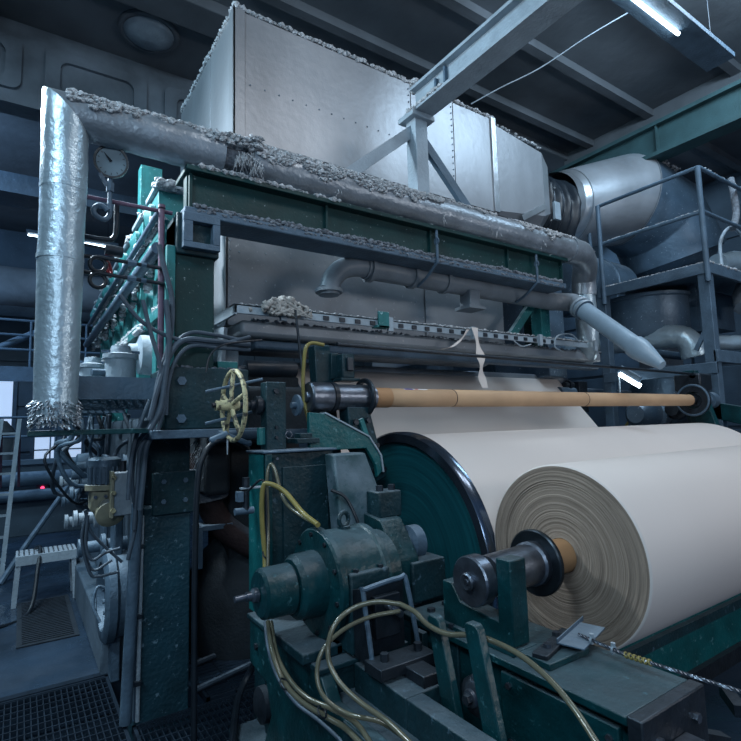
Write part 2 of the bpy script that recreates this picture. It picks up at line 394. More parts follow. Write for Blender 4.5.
# round lamp bowl let into the ceiling
t = thing('ceiling_bowl_lamp', 'unlit round lamp bowl sunk in the ceiling above the foil pipe', 'lamp', (1.3,7.35,7.4))
obj('rim', MB().torus((1.3,7.3,7.38),Z3,.36,.045), CEIL, t)
obj('bowl', MB().lathe((1.3,7.3,7.4),-Z3,[(0,.34),(.05,.33),(.1,.27),(.14,.16),(.155,.0001)]), LSTEEL, t)
# MD girder high at right, green
t = thing('crane_girder', 'large green roof girder running high above the round duct', 'beam', (8.1,3,5.8))
obj('web', MB().box(8.05,8.1,-3,16,5.85,6.3), GG, t)
obj('lower_flange', MB().box(7.95,8.25,-3,16,5.8,5.86), GG, t)
obj('upper_flange', MB().box(7.95,8.25,-3,16,6.28,6.34), GG, t)
for k in range(7):
    obj('stiffener', MB().box(7.97,8.05,-1+k*1.6,-.98+k*1.6,5.86,6.28), GG, t)
# fluorescent lamps
def batten(loc, lab, L, axis='x', mtube=TUBE, tray=1.6, w=.16, grp='fluorescent battens'):
    t = thing('fluorescent_lamp', lab, 'lamp', loc, grp); x,y,z = loc
    obj('tray', MB().box(x-L/2,x+L/2+tray,y-w/2,y+w/2,z+.03,z+.09), GSTEEL, t, bev=.005)
    obj('tube', MB().cyl((x-L/2+.03,y,z),(x+L/2-.03,y,z),.019), mtube, t)
    for s in (-1,1): obj('end_cap', MB().cyl((x+s*(L/2-.03),y,z),(x+s*L/2,y,z),.024), GSTEEL, t)
    obj('hanger', MB().cyl((x-L/2+.2,y,z+.09),(x-L/2+.2,y,7.4),.006,n=6).cyl((x+L/2+tray-.2,y,z+.09),(x+L/2+tray-.2,y,7.4),.006,n=6), DSTEEL, t)
    return t
batten((5.0,2.36,5.8), 'lit fluorescent tube in a long tray at top right under the roof', 1.25, tray=.95, w=.3)
batten((.72,12,5.72), 'distant lit fluorescent tube behind the tall foil-wrapped pipe', 1.55, mtube=TUBE2, tray=.1)
# gratings over the pit
def grating(x0,x1,y0,y1,lab,px=.036,py=.085,rot=False):
    t = thing('floor_grating', lab, 'grating', ((x0+x1)/2,(y0+y1)/2,0), 'steel gratings over the pit')
    obj('frame', MB().box(x0,x1,y0,y0+.02,-.045,.004).box(x0,x1,y1-.02,y1,-.045,.004).box(x0,x0+.02,y0,y1,-.045,.004).box(x1-.02,x1,y0,y1,-.045,.004), GRATE, t)
    m = MB(); x = x0+px
    if not rot:
        while x < x1-.01: m.box(x-.0035,x+.0035,y0,y1,-.035,0); x += px
        y = y0+py
        while y < y1-.01: m.box(x0,x1,y-.0045,y+.0045,-.016,.002); y += py
    else:
        y = y0+px
        while y < y1-.01: m.box(x0,x1,y-.004,y+.004,-.035,0); y += px
        x = x0+.2
        while x < x1-.01: m.box(x-.004,x+.004,y0,y1,-.016,.002); x += .2
    obj('bars', m, GRATE, t, smooth=0, kind='stuff')
grating(-1.55,-.2,2.6,4.5,'steel floor grating at the lower left edge, wet on top')
grating(-.17,.6,2.6,4.5,'steel floor grating left of the big green post')
grating(.63,1.5,2.5,3.66,'steel floor grating right in front of the green post foot')
grating(1.1,1.85,3.7,4.5,'barred floor grating between green post and winder frame', rot=True, px=.05)
solo('drain_cover', MB().box(.03,.5,5.5,6.9,0,.012).add([], []), DSTEEL, 'perforated rectangular drain cover in the wet floor beyond the gratings', 'cover')
dc = bpy.data.objects['drain_cover']
m = MB()
for k in range(26): m.box(.07,.46,5.55+k*.051,5.572+k*.051,.012,.02)
obj('slot_bars', m, DSTEEL, dc, smooth=0, kind='stuff')
# a pale step stool
t = thing('step_stool', 'low grey metal step stool with a perforated top on the floor', 'stool', (.25,6.9,0))
def stool():
    x0,x1,y0,y1,z = .0,.56,6.75,7.1,.52
    obj('top', MB().box(x0,x1,y0,y1,z-.03,z).box(x0,x1,y0-.005,y0,z-.1,z), LSTEEL, t, bev=.008)
    d = MB()
    for i in range(12):
        for j in range(7): d.cyl((x0+.03+i*.045,y0+.03+j*.048,z-.001),(x0+.03+i*.045,y0+.03+j*.048,z+.004),.009,n=6)
    obj('tread_studs', d, DSTEEL, t, kind='stuff')
    for x in (x0,x1):
        for y in (y0+.02,y1-.02): obj('leg', MB().bar((x,y,0),(x+(.03 if x==x0 else -.03),y,z-.03),.045,.025,(0,1,0)), LSTEEL, t)
stool()
solo('floor_hose', MB().tube(spline([(.18,6.95,.55),(.22,6.85,.56),(.2,6.68,.4),(.12,6.4,.02),(-.2,6.1,.02),(-.75,5.9,.02),(-1.4,5.6,.02)]),.02,8), BLACK, 'black hose trailing over the step stool to the left', 'hose')
# far left hall: pipes, walkway, tanks
solo('long_wall_pipe', MB().cyl((-7,11.2,1.0),(1.6,11.2,1.0),.13).cyl((-7,11.15,.72),(1.6,11.15,.72),.1), GSTEEL, 'long pale pipes running low across the far hall', 'pipe')
solo('low_plinth_wall', MB().box(-7,1.8,11.4,11.6,0,1.25).box(-7,1.8,11.3,11.65,1.25,1.33), CONC, 'low concrete plinth wall behind the long low pipes', 'wall')
t = thing('far_railing', 'thin pale handrail on the plinth in the distance at left', 'railing', (-2,11.5,1.33))
for z in (1.75,2.1): obj('rail', MB().cyl((-7,11.5,z),(1.8,11.5,z),.022,n=8), GSTEEL, t)
for k in range(9): obj('post', MB().cyl((-6.8+k*1.05,11.5,1.33),(-6.8+k*1.05,11.5,2.1),.022,n=8), GSTEEL, t)
t = thing('step_ladder', 'pale leaning ladder at the left edge of the hall', 'ladder', (-.15,8,0))
for dx in (0,.22): obj('stile', MB().bar((-.36+dx,8.1,0),(-.22+dx*.9,8.5,2.0),.035,.05), LSTEEL, t)
for k in range(7):
    z = .25+k*.26; f = z/2.0; obj('rung', MB().bar((-.36+.14*f,8.1+.4*f,z),(-.14+.12*f,8.1+.4*f,z),.03,.03), LSTEEL, t)
for k in range(2): obj('handrail', MB().cyl((-.22+k*.2,8.5,2.0),(-.2+k*.2,8.5,1.1),.016,n=8), PURP, t)
t = thing('far_walkway', 'dark steel walkway with handrails crossing the far hall', 'walkway', (-2,13,3))
obj('deck', MB().box(-7,2.2,12.6,13.6,2.95,3.1).box(-7,2.2,12.55,12.6,2.85,3.15), GSTEEL, t)
for z in (3.5,3.8,4.1): obj('rail', MB().cyl((-7,12.6,z),(2.2,12.6,z),.025,n=8), GSTEEL, t)
for k in range(10): obj('post', MB().cyl((-6.9+k*1.0,12.6,3.1),(-6.9+k*1.0,12.6,4.1),.025,n=8), GSTEEL, t)
for k in range(4): obj('support', MB().box(-6+k*2.2,-5.8+k*2.2,12.9,13.1,0,2.95), GSTEEL, t)
obj('diagonal_brace', MB().cyl((-1.6,12.8,2.9),(.9,12.8,4.3),.07), GSTEEL, t)
solo('roof_duct', MB().cyl((-7,13.5,5.0),(2.6,13.5,5.0),.42,n=28), CONCL, 'wide dull duct running under the far roof at left', 'duct')
solo('roof_duct', MB().box(-7,2.4,10.4,11.1,5.9,6.25), CONC, 'flat dark cable duct beneath the far roof girder', 'duct')
for k,(x,lab) in enumerate(((-.62,'pale storage drum at the far left edge'),(2.2,'pale drum in the far hall behind the dryer section'))):
    t = thing('storage_tank', lab, 'tank', (x,14.5,0), 'tanks in the far hall')
    obj('shell', MB().lathe((x,14.5,0),Z3,[(0,.5),(1.9,.5),(2.1,.35),(2.15,.0001)],28), LSTEEL, t)
    for z in (.6,1.2,1.8): obj('hoop', MB().torus((x,14.5,z),Z3,.5,.025,28,6), GSTEEL, t)
for k,(x,z,l) in enumerate(((-.12,.62,'small grey switch box on the far plinth wall'),(.36,.72,'small switch box with a red light on the far plinth wall'))):
    t = thing('switch_box', l, 'box', (x,11.1,z))
    obj('case', MB().box(x-.1,x+.1,11.28,11.39,z,z+.2), GSTEEL, t, bev=.01)
    obj('button', MB().cyl((x,11.26,z+.1),(x,11.28,z+.1),.03), LSTEEL if k==0 else emit('red_pilot',(1,.05,.15),3), t)
solo('floor_pipe', MB().tube([(1.3,9.8,1.15),(.62,9.2,1.0),(.1,8.3,.35),(-.15,7.9,.0)],.035,8), GSTEEL, 'slanting pipe prop leaning from floor to machine at left', 'pipe')
# ================================================================ GREEN POST, KNEE BOX, GANTRY
t = thing('green_post', 'broad scuffed green steel post standing on the gratings', 'post', (.82,3.85,0))
obj('column', MB().box(.66,.985,3.72,4.0,-1.2,1.3), GP, t, bev=.012)
obj('recess_column', MB().box(.7,1.0,3.8,4.0,1.3,1.8), GD, t, bev=.01)
bp_ = obj('bolted_plate', MB().box(.73,1.01,3.69,3.72,1.24,1.52), GD, t, bev=.01)
for x in (.80,.94):
    for z in (1.33,1.46): obj('bolt', MB().hexb((x,3.69,z),-Y3,.017,.014), GSTEEL, bp_)
obj('edge_angle', MB().box(.645,.66,3.71,3.76,0,1.3), GSTEEL, t)
t = thing('drain_pipe', 'mottled blue vertical pipe strapped beside the green post', 'pipe', (.6,3.68,0))
obj('pipe', MB().cyl((.595,3.68,.02),(.64,3.68,1.34),.036), GSTEEL, t)
for z in (.22,.62,1.05): obj('bracket', MB().box(.6,.68,3.67,3.70,z,z+.025), DSTEEL, t)
obj('conduit', MB().cyl((.667,3.70,.0),(.675,3.70,1.25),.012,n=8), LSTEEL, t)
t = thing('knee_box', 'dark green bolted box on top of the post behind the handwheel', 'box', (1.0,3.55,1.8))
obj('box', MB().box(.745,1.29,3.42,3.9,1.8,2.2), GD, t, bev=.012)
kb = t.children[0]
for x,z in ((.84,2.11),(.84,1.87),(1.16,2.11),(1.16,1.87)): obj('bolt', MB().hexb((x,3.42,z),-Y3,.03,.02), GSTEEL, kb)
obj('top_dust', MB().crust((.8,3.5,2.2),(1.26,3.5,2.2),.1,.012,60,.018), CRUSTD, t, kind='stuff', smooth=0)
obj('bottom_ledge', MB().box(.66,1.5,3.4,3.95,1.745,1.8), GSTEEL, t, bev=.006)
obj('side_rib', MB().box(.70,.725,3.42,3.46,1.82,2.05), GL, t)
t = thing('upper_post', 'green upper post with a square slot below the gantry beam', 'post', (.9,3.6,2.2))
obj('column', MB().box(.8,1.06,3.46,3.72,2.2,3.2), GB, t, bev=.008)
obj('edge_flange', MB().box(.745,.8,3.44,3.5,2.2,3.0), GL, t, bev=.004)
obj('head_frame', MB().box(.83,1.07,3.36,3.42,2.98,3.02).box(.83,1.07,3.36,3.42,3.16,3.22).box(.83,.89,3.36,3.42,3.02,3.16).box(1.02,1.07,3.36,3.42,3.02,3.16), GSTEEL, t, bev=.004)
obj('head_block', MB().box(.8,1.08,3.42,3.72,2.95,3.23), GD, t, bev=.01)
# gantry beam (green plate girder with dusty lower ledge)
t = thing('gantry_beam', 'long dark green overhead beam under the foil-wrapped pipe', 'beam', (2.8,3.5,3.2))
obj('web', MB().box(.86,4.84,3.42,3.5,3.26,3.52), GB, t)
obj('upper_flange', MB().box(.84,4.86,3.34,3.64,3.5,3.535), GB, t, bev=.005)
obj('lower_flange', MB().box(.84,4.86,3.38,3.66,3.205,3.265), GSTEEL, t, bev=.01)
for x in (.87,1.9,2.95,3.95,4.8): obj('web_stiffener', MB().box(x,x+.02,3.39,3.42,3.26,3.5), GB, t)
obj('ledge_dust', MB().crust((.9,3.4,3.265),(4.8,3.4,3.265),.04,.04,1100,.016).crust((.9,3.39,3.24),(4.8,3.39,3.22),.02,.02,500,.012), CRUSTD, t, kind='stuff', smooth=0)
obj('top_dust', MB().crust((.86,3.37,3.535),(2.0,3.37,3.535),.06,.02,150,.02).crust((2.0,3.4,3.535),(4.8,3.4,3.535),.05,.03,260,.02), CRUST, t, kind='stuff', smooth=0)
for x in (3.0,4.35): obj('hanger', MB().cyl((x,3.36,3.5),(x,3.36,3.2),.013,n=8).torus((x,3.36,3.4),X3,.025,.009,16,6).tube(spline([(x,3.36,3.21),(x,3.5,3.12),(x,3.59,3.08),(x,3.65,3.06)],5),.014,8), GSTEEL, t)
# foil wrapped pipe: tall drop, long run, right drop
t = thing('foil_wrapped_pipe', 'crinkled foil-wrapped pipe dropping at left and running over the gantry', 'pipe', (.155,3.4,1.84))
pth = []
def run(a, b, step=.03):
    a=Vector(a); b=Vector(b); n=max(2,int((b-a).length/step)); return [a.lerp(b,i/n) for i in range(n+1)]
K1 = V(1,0,-1).normalized()
obj('drop_wrap', MB().mitre((.155,3.4,1.88),(.155,3.4,3.675),.108,None,V(-1,0,-1).normalized(),jit=.004,r2=.125), FOIL, t, smooth=60)
obj('seam_band', MB().mitre((.155,3.4,2.78),(.155,3.4,2.81),.119,None,None,jit=.006,step=.008), FOIL, t, smooth=60)
obj('seam_band', MB().mitre((.155,3.4,3.2),(.155,3.4,3.225),.122,None,None,jit=.005,step=.008), FOIL, t, smooth=60)
obj('run_wrap', MB().mitre((.155,3.4,3.675),(1.08,3.4,3.68),.125,V(-1,0,-1).normalized(),None,jit=.006,r2=.138), FOILD, t, smooth=60)
obj('bare_section', MB().tube(run((1.06,3.4,3.68),(1.3,3.4,3.68)),.085,20,jitter=.012), CRUSTD, t, smooth=60)
obj('run_wrap', MB().tube(run((1.28,3.4,3.68),(4.95,3.4,3.66)),.132,28,jitter=.008,seed=4), FOILD, t, smooth=60)
obj('elbow_wrap', MB().tube(spline([(4.93,3.4,3.66),(5.2,3.42,3.66),(5.48,3.55,3.62),(5.64,3.68,3.5),(5.66,3.7,3.3)],6),.14,28,jitter=.012), FOILD, t, smooth=60)
obj('drop_wrap', MB().tube(run((5.66,3.7,3.32),(5.73,3.74,2.75),.04),.125,24,jitter=.014), FOIL, t, smooth=60)
obj('elbow_wrap', MB().tube(spline([(5.73,3.74,2.77),(5.76,3.78,2.65),(5.95,3.95,2.6),(6.4,4.4,2.7),(7.0,4.95,2.85)],6),.13,24,jitter=.015), FOIL, t, smooth=60)
m = MB().pipe_crust((.16,3.4,3.675),(1.1,3.4,3.68),.132,1500).pipe_crust((1.28,3.4,3.68),(4.95,3.4,3.66),.134,6500).crust((1.0,3.38,3.7),(1.32,3.36,3.72),.28,.1,700,.016).crust((4.95,3.4,3.78),(5.5,3.5,3.74),.15,.02,400,.013)
obj('dust_crust', m, CRUST, t, kind='stuff', smooth=0)
m = MB()
for a in [(1.22,3.28,3.66),(1.3,3.27,3.62),(1.27,3.3,3.7),(1.18,3.3,3.66)]: m.fib(a,30,.09,.004)
for k in range(5): m.fib((random.uniform(1.8,4.6),3.28,3.6),4,.06,.004)
obj('torn_fibres', m, CRUST, t, kind='stuff', smooth=0)
m = MB()
for k in range(420):
    a = random.uniform(0,2*PI); q = Vector((.155+.112*math.cos(a),3.4+.112*math.sin(a),random.uniform(1.84,1.98)))
    d = Vector((math.cos(a),math.sin(a),-random.uniform(.2,1.6))).normalized()*random.uniform(.012,.035)
    s = Vector((-math.sin(a),math.cos(a),random.uniform(-.4,.4)))*random.uniform(.004,.01)
    m.add([q-s,q+s,q+d+s*.4,q+d-s*.4,q+d*.5+Vector((math.cos(a),math.sin(a),0))*.006],[(0,1,4),(1,2,4),(2,3,4),(3,0,4)])
obj('ragged_foil_ends', m, FOILD, t, kind='stuff', smooth=0)
# plate under the pipe and the mesh platform
solo('base_plate', MB().box(.03,.64,3.36,3.72,1.785,1.815), G, 'thin green plate just below the ragged foot of the foil pipe', 'plate', bev=.003)
t = thing('service_platform', 'small mesh platform with grey channel edge left of the knee box', 'platform', (.4,4.8,2.0))
obj('edge_channel', MB().box(.27,.76,3.58,3.6,2.0,2.14).box(.27,.76,3.6,3.64,2.12,2.14).box(.27,.76,3.6,3.64,2.0,2.02), GSTEEL, t)
obj('side_channel', MB().box(.27,.29,3.6,6.6,2.0,2.14), GSTEEL, t)
m = MB()
for k in range(50): m.box(.29,.8,3.65+k*.06,3.662+k*.06,2.07,2.09)
for k in range(9): m.box(.3+k*.06,.31+k*.06,3.62,6.6,2.07,2.09)
obj('mesh_deck', m, GL, t, smooth=0, kind='stuff')
for y in (4.6,5.6,6.55): obj('cross_bar', MB().box(.27,.85,y,y+.05,1.98,2.06), GSTEEL, t)
# ================================================================ DRYER SIDE FRAME
t = thing('dryer_section', 'stepped dusty green side frame receding behind the foil pipe', 'machine frame', (.95,5,0))
for k,y in enumerate((4.15,4.85,5.6,6.4,7.3)):
    x = .83+.0*k
    obj('upright', MB().box(x,x+.16,y,y+.14,2.1 if k<3 else 0,3.3-.03*k), GL, t, bev=.006)
    obj('brace', MB().bar((x+.05,y+.1,2.2),(x+.05,y+.62,3.15),.06,.07), GL, t)
obj('long_rail', MB().box(.78,.86,3.7,8.2,3.2,3.27).box(.78,.8,3.7,8.2,3.1,3.2), GL, t, bev=.004)
obj('long_rail', MB().box(.8,.9,3.7,8.2,2.62,2.7), GL, t, bev=.004)
obj('handrail_pipe', MB().cyl((.72,3.6,3.02),(.72,8.2,3.02),.04).cyl((.74,3.62,3.3),(.74,8.2,3.3),.022), GSTEEL, t)
for k in range(7):
    y = 4.0+k*.62; h = .34-.02*k
    obj('bearing_stool', MB().box(.8,1.1,y,y+.3,3.27,3.27+h), GL, t, bev=.006)
    obj('bearing_cap', MB().box(.77,1.12,y-.04,y+.34,3.27+h,3.31+h), LSTEEL, t, bev=.005); obj('bearing_sole', MB().box(.77,1.12,y-.04,y+.34,3.3,3.34), LSTEEL, t, bev=.005)
    obj('bearing_cover', MB().lathe((.79,y+.15,3.27+h*.5),-X3,[(0,.1),(.03,.1),(.05,.06),(.07,.0001)],20), GL, t)
obj('tall_bracket', MB().box(.8,.98,4.75,4.88,3.6,4.15), GL, t, bev=.005)
m = MB()
for k in range(7):
    y = 4.0+k*.62; m.crust((.78,y-.02,3.63-.02*k),(1.1,y-.02,3.63-.02*k),.14,.07,90,.03).crust((.78,y,3.36),(.8,y+.3,3.36),.05,.03,40,.026).crust((.8,y+.1,3.28),(.8,y+.4,2.9),.05,.03,30,.024)
m.crust((.8,3.75,3.27),(.8,8,3.27),.07,.05,520,.03); m.crust((.84,3.75,2.7),(.84,8,2.7),.08,.03,220,.028).crust((.72,3.7,3.06),(.72,8,3.06),.04,.01,120,.018)
obj('dust_crust', m, CRUST, t, kind='stuff', smooth=0)
# dryer cylinder heads between the uprights
for k in range(5):
    y = 4.55+k*.78; z = 2.42
    c = thing('dryer_cylinder', ['nearest','second','third','fourth','farthest'][k]+' dusty dryer cylinder housing on the service platform frame, counted from the post', 'cylinder', (1.1,y,z), 'dryer cylinder housings')
    obj('housing', MB().lathe((1.0,y,z),-X3,[(-.5,.33),(0,.33),(.03,.31),(.06,.2),(.1,.17),(.22,.16),(.24,.09),(.3,.085),(.32,.0001)],30), LSTEEL, c)
    for a in range(8): obj('bolt', MB().hexb((.955,y+.26*math.cos(a*PI/4),z+.26*math.sin(a*PI/4)),-X3,.02,.02), GSTEEL, c)
    obj('dust_cap', MB().crust((.75,y,z+.17),(.95,y,z+.33),.12,.02,50,.028), CRUST, c, kind='stuff', smooth=0)
for k,(x,y,s,l) in enumerate(((.56,3.95,1,'white dusty pump pot nearer the post on the platform'),(.42,4.3,.85,'white dusty pump pot farther left on the platform'))):
    c = thing('pump_pot', l, 'pump', (x,y,2.09), 'pump pots on the platform')
    obj('pot', MB().lathe((x,y,2.09),Z3,[(0,.1*s),(.2*s,.1*s),(.21*s,.115*s),(.24*s,.115*s),(.25*s,.07*s),(.3*s,.06*s),(.31*s,.0001)],24), LSTEEL, c)
    obj('lid_clamp', MB().box(x-.12*s,x+.12*s,y-.012,y+.012,2.09+.25*s,2.09+.27*s), GSTEEL, c)
    obj('spout', MB().cyl((x-.08,y,2.2),(x-.18*s,y-.02,2.2),.025), GSTEEL, c)
# lower dark machinery behind the green post at left: rollers and valves
t = thing('drive_motor', 'yellowish geared motor with ribbed blue body beside the post', 'motor', (.45,3.9,1.2))
mc = A(104,492,Y=3.95)
obj('stator', MB().cyl(mc+V(.0,0,.06),mc+V(0,0,.2),.088,n=24), GSTEEL, t)
m = MB()
for k in range(16):
    a = 2*PI*k/16; p = mc+V(.095*math.cos(a),.095*math.sin(a),0); m.box(p.x-.006,p.x+.006,p.y-.006,p.y+.006,mc.z+.05,mc.z+.17)
obj('cooling_ribs', m, GSTEEL, t, smooth=0)
obj('fan_cowl', MB().lathe(mc+V(0,0,.17),Z3,[(0,.1),(.045,.1),(.06,.08),(.062,.0001)],24), DDUCT, t)
obj('flange', MB().cyl(mc+V(0,0,.02),mc+V(0,0,.055),.115,n=24), YELD, t)
obj('gear_housing', MB().box(mc.x-.085,mc.x+.085,mc.y-.08,mc.y+.08,mc.z-.12,mc.z+.02), YELD, t, bev=.02)
obj('end_cover', MB().lathe(mc+V(.03,-.08,-.13),V(.1,-.9,-.35),[(-.1,.09),(.02,.09),(.04,.06),(.045,.0001)],24), YELD, t)
for k in range(3): obj('bolt', MB().hexb(mc+V(-.06+.06*k,-.085,-.02),-Y3,.012,.012), STEEL, t)
t = thing('junction_box', 'pale grey junction box with three yellow bolts beside the motor', 'box', (.6,3.82,1.3))
jb = A(122,492,Y=3.8)
obj('case', MB().box(jb.x-.05,jb.x+.07,3.78,3.92,jb.z-.15,jb.z+.13), LSTEEL, t, bev=.01)
jl = obj('lid', MB().box(jb.x-.07,jb.x-.05,3.77,3.93,jb.z-.16,jb.z+.14), YELD, t, bev=.005)
for dz in (-.11,0,.1): obj('bolt', MB().hexb((jb.x-.055,3.77,jb.z+dz),-Y3,.016,.02), YEL, jl)
obj('cable_gland', MB().cyl((jb.x+.01,3.84,jb.z+.13),(jb.x+.01,3.84,jb.z+.2),.02), DSTEEL, t)
t = thing('hand_hole_flange', 'pale round bolted cover low behind the vertical drain pipe', 'flange', (.75,4.1,.45))
fc_ = A(118,604,X=.62)
fc_ = V(.62,4.42,.6)
obj('ring', MB().lathe(fc_,-X3,[(-.35,.3),(0,.3),(.02,.33),(.07,.33),(.09,.3),(.09,.24),(.04,.22),(.03,.0001)],40), GSTEEL, t)
for a in range(12): obj('bolt', MB().hexb(fc_+V(-.04,.17*math.cos(a*PI/6),.17*math.sin(a*PI/6)),-X3,.016,.02), GSTEEL, t)
obj('handle', MB().tube(spline([fc_+V(-.03,.05,.02),fc_+V(-.11,.03,.06),fc_+V(-.14,-.02,-.05),fc_+V(-.1,-.08,-.16)]),.011,8), GSTEEL, t)
t = thing('press_section', 'blue-grey lower press frame behind the drain pipe', 'machine frame', (1.0,4.8,0))
obj('side_plate', MB().box(.6,.66,4.35,4.55,0,1.35).box(.6,.64,5.0,5.2,0,1.6), GSTEEL, t, bev=.01)
obj('side_plate', MB().box(.75,1.0,4.4,7.6,-.02,1.9), CONC, t, bev=.02)
for k in range(5): obj('roll_journal', MB().lathe((.78,4.9+k*.6,1.45-.12*(k%2)),-X3,[(0,.16),(.06,.16),(.07,.1),(.2,.09),(.22,.05),(.3,.05),(.301,.0001)],24), GSTEEL, t)
for k in range(6): obj('valve_body', MB().lathe((.6,4.75+k*.5,.9+.16*(k%3)),-X3,[(-.2,.05),(0,.05),(.01,.09),(.04,.09),(.05,.045),(.16,.045),(.17,.07),(.2,.07),(.201,.0001)],18), LSTEEL if k%2 else GSTEEL, t)
obj('base_step', MB().box(.55,.75,4.5,7.6,0,.35), CONC, t, bev=.02)
# tangle of small pipes below the platform
rnd = random.Random(3)
for k in range(14):
    x = .32+.035*k+rnd.uniform(-.02,.02); y = 4.75+rnd.uniform(0,1.2); z1 = 1.95; z0 = 1.0+rnd.uniform(0,.5)
    pts = [(x,y,z1),(x+rnd.uniform(-.05,.05),y+rnd.uniform(-.1,.1),z1-.2),(x+rnd.uniform(-.15,.1),y+rnd.uniform(-.1,.2),(z1+z0)/2),(x+rnd.uniform(-.2,.15),y+rnd.uniform(0,.3),z0),(x+.25,y+.4,z0-.05)]
    solo('service_pipe', MB().tube(spline(pts,5),rnd.choice((.012,.018,.024)),8), rnd.choice((GSTEEL,DSTEEL,CABLE,GSTEEL)), 'thin dusty service pipe in the tangle beneath the mesh platform', 'pipe', 'service pipe tangle under the platform')
# ================================================================ GAUGE, SIPHONS, CABLES
t = thing('pressure_gauge', 'round pale dial pressure gauge on a curled pipe beside the foil drop', 'gauge', (.41,3.5,3.2))
gc = V(.412,3.47,3.485); gx = V(-.25,-1,-.28).normalized()
obj('case', MB().lathe(gc,gx,[(-.04,.095),(.01,.1),(.018,.1),(.018,.088),(.006,.086),(.006,.0001)],40), BLACK, t)
dl = obj('dial', MB().cyl(gc+gx*.004,gc+gx*.009,.086,n=40), WHITE, t)
gu, gv = frame(gx)
nd = MB(); tip = gc+gx*.013+V(-.045,0,.055); nd.prism([gc+gx*.012+V(-.008,0,-.006),gc+gx*.012+V(.008,0,.006),tip],gx*.003); obj('needle', nd, BLACK, dl, smooth=0)
for k in range(11):
    nd = MB()
    a = math.radians(225-27*k); dr = (gu*math.cos(a)+gv*math.sin(a)); nd.bar(gc+gx*.0105+dr*.068,gc+gx*.0105+dr*.08,.004,.002,gx); obj('tick_mark', nd, BLACK, dl, smooth=0)
obj('stem', MB().cyl((.412,3.5,3.42),(.412,3.5,3.2),.014,n=10).cyl((.412,3.5,3.36),(.412,3.5,3.3),.024,n=6), GSTEEL, t)
obj('cock_handle', MB().bar((.39,3.49,3.33),(.35,3.48,3.4),.014,.02), GSTEEL, t)
obj('siphon_loop', MB().tube(spline([(.412,3.5,3.22),(.412,3.5,3.15),(.38,3.49,3.11),(.33,3.48,3.13),(.325,3.48,3.17),(.36,3.47,3.19),(.4,3.46,3.16)]),.016,10), GSTEEL, t)
solo('handrail_pipe', MB().cyl((.2,3.55,3.26),(.8,3.55,3.26),.014,n=10).cyl((.725,3.52,3.26),(.735,3.52,2.2),.02,n=12).cyl((.725,3.52,3.27),(.725,3.52,3.29),.024), PURP, 'purplish-brown pipe rail running past the gauge and down the post', 'pipe')
solo('bent_pipe', MB().tube(spline([(.18,3.6,3.02),(.4,3.6,3.02),(.45,3.6,3.04),(.465,3.6,3.1),(.465,3.6,3.26)],6),.017,10), DSTEEL, 'black L-bent pipe below the pressure gauge', 'pipe')
for k,(z,x1,l) in enumerate(((2.865,.32,'upper black looped siphon pipe at the foil drop'),(2.765,.3,'lower black looped siphon pipe at the foil drop'))):
    t = thing('siphon_pipe', l, 'pipe', (.45,3.5,z), 'looped siphon pipes')
    P = [(.24,3.5,z),(.3,3.5,z)]+[(.355+(.002*k)+.045*math.sin(a),3.5-.008*a/PI,z-.045+.045*math.cos(a)) for a in [PI*2*i/14 for i in range(15)]]+[(.42,3.48,z-.005),(.74,3.48,z-.02)]
    obj('pipe', MB().tube(P,.0125,10), BLACK, t)
    obj('coupling', MB().cyl((.52,3.48,z-.01),(.57,3.48,z-.012),.021,n=6).cyl((.6,3.48,z-.013),(.63,3.48,z-.014),.018,n=6), GSTEEL, t)
solo('signal_rod', MB().cyl((.24,3.55,2.955),(.46,3.55,2.94),.009,n=8).cyl((.4,3.55,2.94),(.5,3.55,2.935),.035,n=14), DSTEEL, 'short rod with a dark round valve head behind the siphon pipes', 'valve')
solo('valve_wheel', MB().torus((.43,3.62,2.84),V(1,-.4,.2),.05,.012,20,6), RED, 'small faded red valve wheel behind the siphon loops', 'valve')
# bundle of dusty cables dropping by the post
cabs = [[(159,245),(165,270),(172,300),(170,340),(160,375),(156,400),(160,425)],
        [(120,295),(140,320),(165,335),(190,342),(215,345),(250,337)],
        [(143,300),(150,330),(160,365),(165,400),(158,430)],
        [(166,300),(169,340),(165,380),(160,410),(150,430)],
        [(250,342),(215,335),(190,333),(172,348),(163,375),(160,405)],
        [(250,350),(220,348),(192,346),(176,360),(168,385),(166,415)],
        [(250,345),(212,341),(185,340),(170,355),(157,392),(150,420)],
        [(156,400),(150,425),(137,445),(132,480),(136,520),(128,560)],
        [(160,405),(153,432),(141,448),(137,490),(134,530)],
        [(166,415),(152,436),(146,450),(143,480),(140,510)],
        [(150,400),(140,425),(134,445),(130,470),(128,500)]]
for k,c in enumerate(cabs):
    y = 3.36-.012*(k%4)
    if k >= 7: y = 3.6-.02*k+.1
    solo('cable', MB().tube(spline([A(u,v,Y=y) for u,v in c],7),.013 if k%3 else .017,8), CABLE, 'dusty grey cable in the bundle draped down the green post', 'cable', 'cable bundle by the green post')
for k,c in enumerate(([(88,515),(86,545),(92,560),(105,553),(120,548)],[(85,510),(90,530),(103,545),(122,562)],[(87,512),(82,540),(90,573),(100,576),(118,572)],[(84,520),(84,548),(93,570),(112,560)])):
    solo('cable', MB().tube(spline([A(u,v,Y=3.72+.01*k) for u,v in c],7),.009,8), CABLE, 'dusty grey cable looping below the geared motor', 'cable', 'cable loops under the motor')
solo('cable_tray_pipe', MB().tube(spline([A(248,449,Y=3.2),A(235,441,Y=3.1),A(221,440,Y=3.0),A(212,444,Y=3.0),A(204,455,Y=3.0),A(198,480,Y=3.0),A(195,560,Y=3.0),A(194,741,Y=3.0)],8),.016,10), BLACK, 'black hose hanging from under the handwheel down to the gratings', 'hose')
